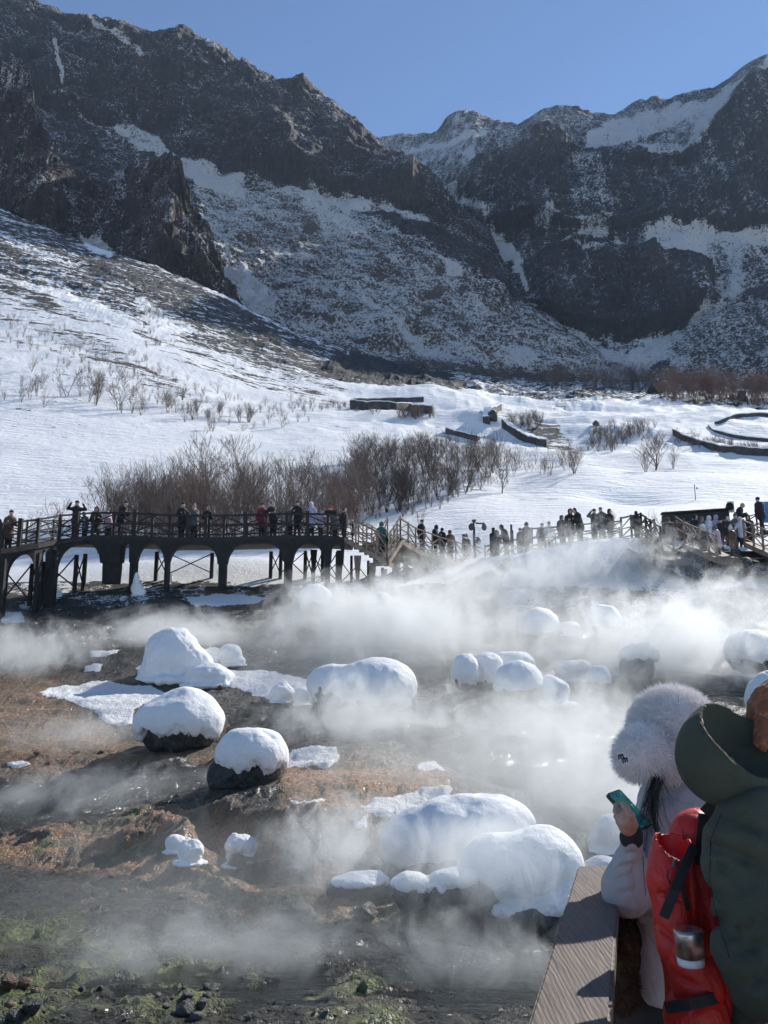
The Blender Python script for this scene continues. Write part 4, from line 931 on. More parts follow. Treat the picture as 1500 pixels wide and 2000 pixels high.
tree(200, 1040, 115, 'leafless birch above the leftmost people', mat='bark_pale', i=4, stems=3)
tree(480, 960, 115, 'slender leafless birch in the middle of the left thicket', mat='bark_pale', i=5)
tree(100, 1080, 110, 'sparse leafless shrub behind the left end of the boardwalk', mat='bark_pale', i=6, stems=4)
tree(60, 1085, 90, 'smallest leafless shrub behind the left end of the boardwalk', mat='bark_pale', i=7, stems=4)
tree(820, 1030, 45, 'lone small bush on the snow right of the stair bend', mat='bark', i=8, stems=5, depth=2, name='bush', cat='bush')
tree(1280, 918, 90, 'lone leafless tree on the snow at right', mat='bark', i=9, stems=5)
tree(1262, 922, 55, 'short bush left of the lone leafless tree at right', mat='bark', i=2, stems=5, depth=3, name='bush', cat='bush')
tree(1315, 915, 50, 'short bush right of the lone leafless tree', mat='bark', i=3, stems=5, depth=3, name='bush', cat='bush')
tree(1200, 1048, 55, 'round dry bush behind the right boardwalk', mat='bark_pale', i=4, stems=9, depth=2, name='bush', cat='bush')
tree(1283, 1050, 60, 'thin upright bush beside the dark board', mat='bark_pale', i=5, stems=5, depth=2, name='bush', cat='bush')
tree(232, 800, 92, 'darkest leafless tree on the sunlit left slope', mat='bark', i=6, stems=3)
tree(172, 785, 85, 'leafless tree left of the darkest one on the left slope', mat='bark', i=7, stems=2)
tree(131, 775, 72, 'leafless tree at the left end of the slope row', mat='bark', i=1, stems=2)
tree(190, 787, 66, 'slim leafless tree between two taller ones on the slope', mat='bark', i=2, stems=2)
r3 = random.Random(9)
for i in range(46):
    t = r3.random(); px = 40 + 530 * t + r3.gauss(0, 22); py = 760 + 70 * t + r3.gauss(0, 20)
    tree(px, py, r3.uniform(24, 58) * (1 - .2 * t), 'small leafless shrub among others on the sunlit left slope', 'leafless shrubs on the left snow slope', 'bark' if i % 3 else 'bark_pale', i % 5, 3 + i % 3, 3, 'leafless_shrub', cat='shrub')
for i in range(10):
    px = r3.uniform(560, 1000); tree(px, r3.uniform(925, 990), r3.uniform(60, 95), 'slender tree standing up out of the leafless thickets', 'slender trees in the thickets', 'bark_pale' if i % 2 else 'bark', i % 7, 3, 4, 'leafless_tree')

# ------------------------------------------------------------------ walls of the stone channel in the snow
M['stone'] = simple('dark_stone', (.055, .05, .047), .85, .4, .8, .3, 2.0)
def wall(pts, hpx, th, label, name='stone_wall', snowtop=True, mat='stone'):
    """pts: photo pixels along the foot of the wall"""
    w3 = []
    dens = []
    for (a, b) in zip(pts[:-1], pts[1:]):
        for k in range(6): dens.append((a[0] + (b[0] - a[0]) * k / 6, a[1] + (b[1] - a[1]) * k / 6))
    dens.append(pts[-1])
    for p in dens:
        q = hit(*p)
        if q is not None: w3.append(q)
    if len(w3) < 2: return
    for _ in range(2):
        w3 = [w3[0]] + [(w3[i - 1] + w3[i] * 2 + w3[i + 1]) / 4 for i in range(1, len(w3) - 1)] + [w3[-1]]
    h = hpx / F * w3[len(w3) // 2].y; root = empty(name, w3[0], label, 'wall'); O = w3[0]
    m = MB(); t = MB(); n = len(w3)
    for mb, z0, z1, k_ in ((m, -1.2, h, 1.0), (t, h + .003, h + .16, 1.12)):
        for i, p in enumerate(w3):
            d = (w3[min(i + 1, n - 1)] - w3[max(i - 1, 0)]); d.z = 0; d.normalize(); s = Vector((d.y, -d.x, 0)); jz = .12 * h * math.sin(i * 1.9) * math.cos(i * .7)
            q = p - O
            for off, zz in ((-th / 2 * k_, z0 + (jz if z0 > 0 else 0)), (th / 2 * k_, z0 + (jz if z0 > 0 else 0)), (th / 2 * k_, z1 + jz), (-th / 2 * k_, z1 + jz)): mb.v.append(q + s * off + Vector((0, 0, zz)))
        for i in range(n - 1):
            a = i * 4; b = a + 4
            for j in range(4): mb.f.append((a + j, a + (j + 1) % 4, b + (j + 1) % 4, b + j))
        mb.f.append((0, 1, 2, 3)); mb.f.append(tuple(4 * (n - 1) + j for j in (3, 2, 1, 0)))
    ob('stonework', m.mesh('stonework', M[mat]), root)
    if snowtop: ob('snow_cover', t.mesh('snow_cover', M['snow']), root)
wall([(686, 797), (740, 800), (800, 802), (838, 808)], 15, 1.2, 'dark snow-topped stone wall at the head of the channel')
wall([(690, 786), (760, 785), (826, 783)], 7, 1.0, 'upper thin dark wall behind the head of the channel')
wall([(985, 832), (1005, 848), (1030, 862), (1060, 872)], 14, 1.3, 'short curved dark wall right of the tall black rock')
wall([(870, 845), (900, 852), (935, 860)], 8, 1.0, 'low dark wall on the slope behind the thicket')
wall([(1320, 848), (1350, 862), (1400, 878), (1450, 886), (1530, 892)], 11, 1.3, 'long dark curved wall at the right of the snowfield')
wall([(1388, 833), (1400, 845), (1440, 856), (1500, 862), (1530, 864)], 4, .9, 'thin curved kerb wall above the long dark wall')
wall([(950, 828), (952, 812), (975, 800)], 16, 1.2, 'dark broken wall end beside the tall black rock')
wall([(1400, 828), (1430, 815), (1480, 812), (1530, 815)], 5, .9, 'upper rim wall of the round basin at far right')

# ------------------------------------------------------------------ boardwalk
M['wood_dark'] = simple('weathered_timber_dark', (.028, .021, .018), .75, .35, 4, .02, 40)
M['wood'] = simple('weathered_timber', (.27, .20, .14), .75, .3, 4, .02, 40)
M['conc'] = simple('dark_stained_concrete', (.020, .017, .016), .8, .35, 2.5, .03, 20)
M['red_wood'] = simple('red_brown_timber', (.13, .045, .035), .7, .3, 4)
def lerp_path(pts, step):
    """pts: list of Vector; returns points every 'step' metres incl. corners"""
    out = []
    for a, b in zip(pts[:-1], pts[1:]):
        n = max(1, round((b - a).length / step))
        for k in range(n): out.append(a.lerp(b, k / n))
    out.append(pts[-1]); return out
def railing(root, O, pts, h=1.05, step=1.15, mat='wood_dark', r=.045, big=True, brace=True, thick=.09):
    q = [p - O for p in lerp_path(pts, step)]; g = ob('railing', MB().plank(q[0] + Vector((0, 0, h)), q[0] + (q[1] - q[0]) * .999 + Vector((0, 0, h)), thick, thick * .8).mesh('railing', M[mat]), root)
    for i, p in enumerate(q):
        t = thick * (1.5 if (i % 3 == 0 and big) else 1.05); ex = .14 if (i % 3 == 0 and big) else .06
        ob('post', MB().plank(p + Vector((0, 0, -.15)), p + Vector((0, 0, h + ex)), t, t, (0, 1, 0)).mesh('post', M[mat]), g)
    m = MB(); b = MB()
    for i in range(len(q) - 1):
        a, c = q[i], q[i + 1]
        for z, w_ in ((h - .002, thick * .9), (h * .52, thick * .7), (h * .14, thick * .7)):
            if i == 0 and z > h * .9: continue
            m.plank(a + Vector((0, 0, z)), c + Vector((0, 0, z)), w_, w_ * .8)
        if brace:
            if i % 2: b.plank(a + Vector((0, .01, h * .95)), c + Vector((0, .01, h * .55)), .05, .05)
            else: b.plank(a + Vector((0, .01, h * .55)), c + Vector((0, .01, h * .95)), .05, .05)
            b.plank(a + Vector((0, -.01, h * (.5 if i % 2 else .16))), c + Vector((0, -.01, h * (.16 if i % 2 else .5))), .05, .05)
    ob('rail_bars', m.mesh('rail_bars', M[mat]), g)
    if brace: ob('brace', b.mesh('brace', M[mat]), g)
    return g
def deck_strip(root, O, pts, width, th, mat, name='deck', lip=0.0):
    m = MB(); n = len(pts)
    for i, p in enumerate(pts):
        d = pts[min(i + 1, n - 1)] - pts[max(i - 1, 0)]; d.z = 0; d.normalize(); s = Vector((-d.y, d.x, 0))
        q = p - O
        m.v += [q - s * .12 + Vector((0, 0, -th)), q + s * width + Vector((0, 0, -th)), q + s * width, q - s * .12]
    for i in range(n - 1):
        a = i * 4; b = a + 4
        for j in range(4): m.f.append((a + j, a + (j + 1) % 4, b + (j + 1) % 4, b + j))
    m.f.append((0, 1, 2, 3)); m.f.append(tuple(4 * (n - 1) + j for j in (3, 2, 1, 0)))
    return ob(name, m.mesh(name, M[mat]), root)
def shift(pts, w_):
    out = []; n = len(pts)
    for i, p in enumerate(pts):
        d = pts[min(i + 1, n - 1)] - pts[max(i - 1, 0)]; d.z = 0; d.normalize(); out.append(p + Vector((-d.y, d.x, 0)) * w_)
    return out
Ldeck = [(-260, 1096, 34), (-60, 1078, 36), (0, 1073, 36.8), (72, 1062, 38), (115, 1053, 39.3), (180, 1046, 40.5), (262, 1046, 41.3), (330, 1050, 41.6), (437, 1050, 42), (560, 1046, 42.3), (640, 1047, 42.4), (674, 1050, 42.3)]
LP_ = [PV(*p) for p in Ldeck]
bw = empty('boardwalk', LP_[1], 'long dark timber boardwalk on arched piers crossing the left half of the photo', 'boardwalk'); O = LP_[1].copy()
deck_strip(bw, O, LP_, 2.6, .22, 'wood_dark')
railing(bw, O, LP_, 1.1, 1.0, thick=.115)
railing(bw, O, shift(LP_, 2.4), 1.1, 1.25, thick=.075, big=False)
def deck_at(px, pts=Ldeck):
    xs = [p[0] for p in pts]; return PV(px, float(np.interp(px, xs, [p[1] for p in pts])), float(np.interp(px, xs, [p[2] for p in pts])))
piers = [(-60, 20), (8, 18), (78, 9), (105, 22), (222, 44), (264, 16), (329, 10), (437, 19), (564, 20), (640, 14), (672, 9)]
# arched beam
m = MB(); pxs = np.linspace(-255, 673, 500); pc = [p[0] for p in piers]; pw = [p[1] / 2 for p in piers]
for px in pxs:
    d = deck_at(px); best = 0
    i = np.searchsorted(pc, px)
    if 0 < i < len(pc):
        a = pc[i - 1] + pw[i - 1]; b = pc[i] - pw[i]
        if px <= a or px >= b: dep = 1.0
        else:
            hw = min((b - a) / 2, 34.0); e = min(px - a, b - px); t = min(e / hw, 1.0); dep = 1 - math.sqrt(max(0, 1 - (1 - t) ** 2))
            dep *= min(1.0, (b - a) / 40)
    else: dep = 0
    zb = d.z - .36 - dep * .95; q = d - O
    for (yy, zz) in ((-.14, d.z - .20), (.20, d.z - .20), (.20, zb), (-.14, zb)): m.v.append(Vector((q.x, q.y + yy, zz - O.z)))
for i in range(len(pxs) - 1):
    a = i * 4; b = a + 4
    for j in range(4): m.f.append((a + j, a + (j + 1) % 4, b + (j + 1) % 4, b + j))
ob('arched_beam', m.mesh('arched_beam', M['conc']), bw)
def pier(root, O, p, wpx, zbot, mat='conc', flare=.0, dep=.5):
    w_ = wpx / F * p.y; q = p - O; m = MB(); zt = -.45
    sec = [(zt, w_ * (1 + flare)), (zt - .5, w_ * (1 + flare * .55)), (zt - 1.1, w_ * 1.02), (zbot - p.z - .4, w_ * .94)]
    for z, a in sec:
        for i, j in ((-1, -1), (1, -1), (1, 1), (-1, 1)): m.v.append(Vector((q.x + i * a / 2, q.y + .1 + j * dep / 2, q.z + z)))
    for k in range(len(sec) - 1):
        for j in range(4): m.f.append((k * 4 + j, k * 4 + (j + 1) % 4, k * 4 + 4 + (j + 1) % 4, k * 4 + 4 + j))
    m.f.append((3, 2, 1, 0)); m.f.append(tuple(4 * (len(sec) - 1) + j for j in range(4)))
    return ob('pier', m.mesh('pier', M[mat]), root)
for px, wd in piers[:-1]:
    p = deck_at(px); zb = gz(p.x, p.y)
    if px == 222: zb = p.z - 1.9
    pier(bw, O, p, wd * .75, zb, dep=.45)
prev = None
for px in (-30, 30, 55, 122, 140, 287, 310, 400, 520, 540, 590, 606, 625, 655):
    p = deck_at(px) + Vector((0, 1.9, 0)); zb = gz(p.x, p.y); pier(bw, O, p, 6.5, zb, 'wood_dark', dep=.18)
    if prev is not None and (p - prev).length < 2.2:
        q0, q1 = prev - O, p - O; b0, b1 = gz(prev.x, prev.y) - O.z + .3, gz(p.x, p.y) - O.z + .3
        ob('cross_brace', MB().bar(q0 + Vector((0, 0, -.5)), (q1.x, q1.y, b1), .035, n=4).bar(q1 + Vector((0, 0, -.5)), (q0.x, q0.y, b0), .035, n=4).mesh('cross_brace', M['wood_dark']), bw)
    prev = p
tb = empty('bag', PV(646, 1000, 43.0), 'dark flat bag lying on the handrail at the head of the stairs', 'bag')
ob('pouch', MB().box((0, 0, 0), (.62, .3, .17)).mesh('pouch', M['wood_dark'], bevel=.04), tb); ob('handle', MB().bar((-.15, -.16, .0), (.15, -.16, .0), .02, n=6).mesh('handle', M['wood_dark']), tb)

# descending stairs and the ramp going away
SG = [(674, 1050, 42.3), (716, 1072, 42.0), (756, 1095, 41.7)]
S2_ = [(756, 1095, 41.7), (782, 1054, 43.5)]
S3_ = [(782, 1054, 43.5), (812, 1072, 45), (860, 1088, 47), (905, 1100, 49), (948, 1108, 50.5)]
st = empty('boardwalk_stairs', PV(*SG[0]), 'steep timber stairs with a V-shaped dip right of the arched boardwalk', 'stairs'); O2 = PV(*SG[0])
for seg, w_ in ((SG, 2.2), (S2_, .7), (S3_, 2.2)):
    pts = [PV(*p) for p in seg]
    deck_strip(st, O2, pts, w_, .25, 'wood', 'flight')
    railing(st, O2, pts, 1.15 if seg is not S3_ else 1.1, .62 if seg is not S3_ else .95, 'wood', thick=.075, big=False)
    railing(st, O2, shift(pts, w_), 1.15, .9, 'wood', thick=.065, big=False)
    if seg is not S2_:
        ps = lerp_path(pts, .33); mm = MB()
        for p in ps: mm.box(p - O2 + Vector((0, 1.0, .02)), (.3, 1.9, .06))
        ob('steps', mm.mesh('steps', M['wood']), st)
prev = None
for k, (px, py, Y, wd) in enumerate([(612, 1055, 43.6, 8), (664, 1056, 42.4, 9), (698, 1066, 42.1, 9), (727, 1080, 41.9, 10), (750, 1092, 41.8, 8), (772, 1076, 42.8, 9), (793, 1066, 44, 8), (812, 1074, 45, 8), (840, 1084, 46.2, 8), (862, 1092, 47.1, 8), (892, 1100, 48.4, 9), (925, 1108, 49.5, 9)]):
    p = PV(px, py, Y) + Vector((0, .3, 0)); zb = gz(p.x, p.y); pier(st, O2, p, wd * .7, zb, 'wood_dark' if k < 2 else 'wood', flare=1.3, dep=.4)
    p2 = p + Vector((.5, 1.6, 0)); zb2 = gz(p2.x, p2.y); pier(st, O2, p2, 5, zb2, 'wood_dark', dep=.18)
    if prev is not None:
        q0, q1 = prev - O2, p - O2; ob('cross_brace', MB().bar(q0 + Vector((0, .3, -.9)), (q1.x, q1.y + .3, zb - O2.z + .3), .03, n=4).bar(q1 + Vector((0, .3, -.9)), (q0.x, q0.y + .3, zb - O2.z + .4), .03, n=4).mesh('cross_brace', M['wood_dark']), st)
    prev = p
# right-hand walk on the snowy bank
RW = [(948, 1102, 48), (975, 1098, 46.5), (1012, 1090, 45), (1040, 1076, 44.3)]
RW2 = [(1040, 1072, 44.3), (1100, 1068, 43.8), (1160, 1062, 43.5), (1215, 1058, 43.2)]
RW3 = [(1215, 1056, 43.2), (1254, 1048, 42.6)]
RW4 = [(1254, 1048, 42.6), (1292, 1076, 41.2)]
rw = empty('right_boardwalk', PV(*RW[0]), 'dark timber walkway with crossed railings along the top of the snowy bank', 'boardwalk'); rw.name = 'boardwalk'; O3 = PV(*RW[0])
for seg, h, stp in ((RW, 1.0, 1.0), (RW2, 1.05, 1.1), (RW3, 1.15, .55), (RW4, 1.15, .5)):
    pts = [PV(*p) for p in seg]; deck_strip(rw, O3, pts, 2.2, .2, 'wood_dark'); railing(rw, O3, pts, h, stp, 'wood_dark', thick=.085, big=False)
    railing(rw, O3, shift(pts, 2.0), h, stp * 1.6, 'wood_dark', thick=.07, big=False)
for q in ((960, 1104, 47.5), (990, 1098, 46), (1020, 1092, 44.8), (1045, 1080, 44.2)):
    p = PV(*q); pier(rw, O3, p, 6, gz(p.x, p.y), 'wood_dark', dep=.2)
# crowded terrace with stairs coming down towards the spring
tr = empty('stair_terrace', PV(1290, 1075, 43), 'crowded timber terrace and stairs above the dark stone bank at right', 'terrace'); O4 = PV(1290, 1075, 43)
TD = [PV(1288, 1078, 42.6), PV(1360, 1080, 42.4), PV(1430, 1078, 42.2), PV(1560, 1074, 42)]
deck_strip(tr, O4, TD, 4.0, .3, 'wood_dark')
for seg in ([(1338, 1062, 41.5), (1402, 1090, 39.8)], [(1455, 1058, 41.5), (1530, 1092, 39.6)], [(1255, 1070, 41.8), (1290, 1094, 40.4)]):
    pts = [PV(*p) for p in seg]; deck_strip(tr, O4, pts, 1.6, .25, 'wood', 'flight'); railing(tr, O4, pts, 1.05, .6, 'wood', thick=.08, big=False)
pts = [PV(1440, 1052, 45.5), PV(1480, 1042, 46), PV(1560, 1020, 47)]
deck_strip(tr, O4, pts, 2.0, .2, 'wood_dark'); railing(tr, O4, pts, 1.05, 1.1, 'red_wood', thick=.07, big=False)
for px in (1300, 1345, 1390, 1430, 1480, 1530):
    p = PV(px, 1078, 42.6); pier(tr, O4, p, 7, gz(p.x, p.y), 'wood_dark', dep=.2)
# dark bank of snow-dusted stones under the terrace
bx = []
rs = random.Random(17)
mm = MB()
def bank():
    us = np.linspace(0, 1, 150); vs = np.linspace(0, 1, 60); U, Vv = np.meshgrid(us, vs, indexing='ij')
    px = 1225 + 330 * U; top = 1082 + 4 * np.sin(U * 9) - 30 * 0 + np.interp(U, [0, .1, .25, 1], [-14, -10, 8, 10]); bot = np.interp(U, [0, .15, .35, .5, .62, .8, 1], [1072, 1100, 1128, 1137, 1112, 1122, 1132]) + 2
    py = top + (bot - top) * Vv; Yd = 41.6 - 1.5 * Vv
    u = (px - CX) / F; v = (CY - py) / F; k = Yd / (cp - v * sp_); X = u * k; Z = (sp_ + v * cp) * k
    d = ridged(X * 1.7, Z * 1.7, 0 * X, 4, .6, 501); e = fbm(X * 1.3, Z * 1.3, 3, 3, .5, 502)
    return mesh_np('stone_bank', np.stack([X, Yd - .35 * d, Z + .15 * e], -1).reshape(-1, 3), grid_faces(150, 60), M['mt_bank'])
M['mt_bank'] = mk_mountain('dusted_bank', (.2, -1), base=(.075, .065, .058), sc=14, warm=(.1, .07, .05))
bme = bank(); add_mask(bme, .36, .3, 0, 1); ob('bank_of_stones', bme, kind='structure')

# dark board, loudspeaker, white box
sb = empty('notice_board', PV(1365, 1060, 45.5), 'long black board with slanting top behind the crowd at right', 'board'); Ob = PV(1365, 1060, 45.5)
pts_b = [PV(1294, 1056, 45.5), PV(1428, 1052, 45), PV(1424, 997, 45), PV(1294, 1006, 45.5)]
m = MB()
for q in pts_b: m.v.append(q - Ob)
for q in pts_b: m.v.append(q - Ob + Vector((.05, .35, 0)))
m.f = [(0, 1, 2, 3), (7, 6, 5, 4), (0, 4, 5, 1), (1, 5, 6, 2), (2, 6, 7, 3), (3, 7, 4, 0)]
ob('panel', m.mesh('panel', simple('black_panel', (.022, .022, .024), .6, .2, 2)), sb)
m = MB(); m.plank(pts_b[3] - Ob + Vector((-.1, -.1, .05)), pts_b[2] - Ob + Vector((.15, -.1, .05)), .5, .08); ob('roof_edge', m.mesh('roof_edge', M['wood_dark']), sb)
m = MB(); m.plank(PV(1294, 1022, 45.45) - Ob + Vector((0, -.06, 0)), PV(1425, 1016, 44.95) - Ob + Vector((0, -.06, 0)), .06, .09); ob('batten', m.mesh('batten', M['wood']), sb)
for px in (1300, 1360, 1422): 
    p = PV(px, 1050, 45.6); m = MB().plank(p - Ob, Vector((p.x, p.y, gz(p.x, p.y) - .3)) - Ob, .12, .12, (0, 1, 0)); ob('leg', m.mesh('leg', M['wood_dark']), sb)
lsp = empty('loudspeaker', PV(1423, 990, 44.6), 'black horn loudspeaker on the right end of the long black board', 'loudspeaker'); m = MB()
def disc_profile(prof, n=28, axis='y'):
    mb = MB()
    for (r, h) in prof:
        for i in range(n):
            a = 2 * math.pi * i / n
            mb.v.append(Vector((r * math.cos(a), h, r * math.sin(a))) if axis == 'y' else Vector((r * math.cos(a), r * math.sin(a), h)))
    for k in range(len(prof) - 1):
        for i in range(n): j = (i + 1) % n; mb.f.append((k * n + i, k * n + j, k * n + n + j, k * n + n + i))
    mb.f.append(tuple(range(n))[::-1]); mb.f.append(tuple((len(prof) - 1) * n + i for i in range(n))); return mb
M['black'] = simple('black_plastic', (.015, .015, .016), .5, .2, 5)
ob('horn', disc_profile([(.04, .06), (.09, .0), (.15, -.06), (.20, -.16), (.21, -.17), (.19, -.15), (.10, 0.02)]).mesh('horn', M['black'], True), lsp)
ob('driver', disc_profile([(.05, .08), (.08, .09), (.08, .25), (.05, .27)]).mesh('driver', M['black'], True), lsp)
ob('bracket', MB().plank((0, .15, -.08), (0, .15, -.24), .05, .05, (0, 1, 0)).mesh('bracket', M['black']), lsp)
wb_ = empty('equipment_box', PV(1427, 988, 45), 'white box standing upright behind the loudspeaker', 'box')
ob('case', MB().box((0, 0, 0), (.28, .25, .56)).mesh('case', simple('white_box', (.7, .72, .74), .5, .05), bevel=.01), wb_)
ob('cable_gland', MB().bar((0, -.14, .12), (0, -.17, .12), .02, n=8).mesh('cable_gland', M['black']), wb_); wb_.location = PV(1427, 990, 45)
# lamp / camera post and the two square pillars
lp = empty('camera_post', PV(927, 1078, 49), 'grey post with a cross arm carrying two hanging cameras', 'camera post'); M['grey'] = simple('grey_metal', (.09, .09, .085), .5, .15, 6, metal=.3)
g_ = 49 / F
ob('pole', MB().bar((0, 0, -1.2), (0, 0, 62 * g_), .10, .07, 10).mesh('pole', M['grey'], True), lp)
ob('arm', MB().plank((-.05, 0, 58 * g_), (21 * g_, 0, 57 * g_), .08, .08).mesh('arm', M['grey']), lp)
ob('cap', MB().box((0, 0, 63 * g_), (.22, .22, .1)).mesh('cap', M['grey']), lp)
for dx, dz in ((-6, 50), (20, 50), (8, 22)):
    c = ob('camera', disc_profile([(.02, .22), (.06, .2), (.13, .1), (.15, 0), (.13, -.12), (.06, -.2)], 12, 'z').mesh('camera', M['grey'], True), lp); c.location = (dx * g_, 0, dz * g_)
    if dx != 20: ob('bracket', MB().plank((0, 0, dz * g_ + .2), (dx * g_, 0, dz * g_ + .2), .05, .05).mesh('bracket', M['grey']), lp)
for (px, w1, y0, y1, Y, l, two) in ((965, 14, 1042, 1098, 47.5, 'square lantern-like timber pillar left of the standing visitor', True), (1001, 6, 1036, 1090, 46, 'slim timber gate post right of the standing visitor', False)):
    a = PV(px, y0, Y); b = PV(px, y1, Y); e = empty('pillar', b, l, 'pillar'); ww = w1 / F * Y
    ob('shaft', MB().box(((0), 0, (a.z - b.z) / 2 - .3), (ww, ww, a.z - b.z + .6)).mesh('shaft', M['wood_dark'], bevel=.02), e)
    ob('finial', MB().box((0 if two else -.02, 0, a.z - b.z + .15), (ww * .4 if two else ww * .7, ww * .4, .35)).mesh('finial', M['wood_dark'], bevel=.01), e)
# signs and slim pole in the snow
pp = PV(1358, 970, 74); e = empty('marker_pole', pp, 'thin pole standing alone in the snowfield at right', 'pole'); ob('shaft', MB().bar((0, 0, -.3), (0, 0, 1.1), .035, n=6).mesh('shaft', M['grey']), e); ob('tip', MB().box((.2, 0, .75), (.1, .06, .14)).mesh('tip', M['grey']), e)
pp = PV(1497, 1040, 45.5); e = empty('flag_sign', pp, 'blue upright banner at the right edge behind the red railing', 'banner')
ob('mast', MB().bar((-.14, 0, -.2), (-.14, 0, 1.75), .02, n=6).mesh('mast', M['grey']), e)
ob('cloth', MB().box((.08, 0, 1.1), (.40, .03, 1.15)).mesh('cloth', simple('blue_cloth', (.07, .20, .48), .7, .1)), e)
ob('white_stripe', MB().box((-.03, -.021, 1.2), (.05, .006, .8)).mesh('white_stripe', M['snow']), e)
# ------------------------------------------------------------------ people
def cloth(name, col, rough=.85, var=.18, scale=9, bump=.006, bs=14, weave=260):
    n = NT(name); o = n.obj(); f = n.noise(o, scale, 5, .6)
    c2 = tuple(c * (1 - var) for c in col); c3 = tuple(min(1, c * (1 + var)) for c in col)
    h = n.math('ADD', n.noise(n.mapping(o, (1, 1, .45)), bs, 4, .6, .8), n.math('MULTIPLY', n.noise(o, weave, 2, .5), .10))
    return n.pbsdf(Base_Color=n.mix(n.ramp(f, .3, .7), c2, c3), Roughness=rough, Normal=n.bump(h, bump, .9))
M['skin'] = simple('skin', (.52, .32, .24), .5, .12, 30, .001, 200)
CL = {'black': cloth('cloth_black', (.018, .018, .02)), 'navy': cloth('cloth_navy', (.02, .028, .06)), 'grey': cloth('cloth_grey', (.12, .12, .13)), 'lilac': cloth('cloth_lilac', (.40, .38, .50)),
      'maroon': cloth('cloth_maroon', (.16, .02, .03)), 'brown': cloth('cloth_brown', (.12, .075, .05)), 'white': cloth('cloth_white', (.62, .62, .64)), 'green': cloth('cloth_green', (.06, .085, .05)),
      'pink': cloth('cloth_pink', (.55, .40, .42)), 'blue': cloth('cloth_blue', (.06, .16, .42)), 'tan': cloth('cloth_tan', (.30, .22, .14)), 'red': cloth('cloth_red', (.5, .03, .03)), 'teal': cloth('cloth_teal', (.04, .12, .11))}
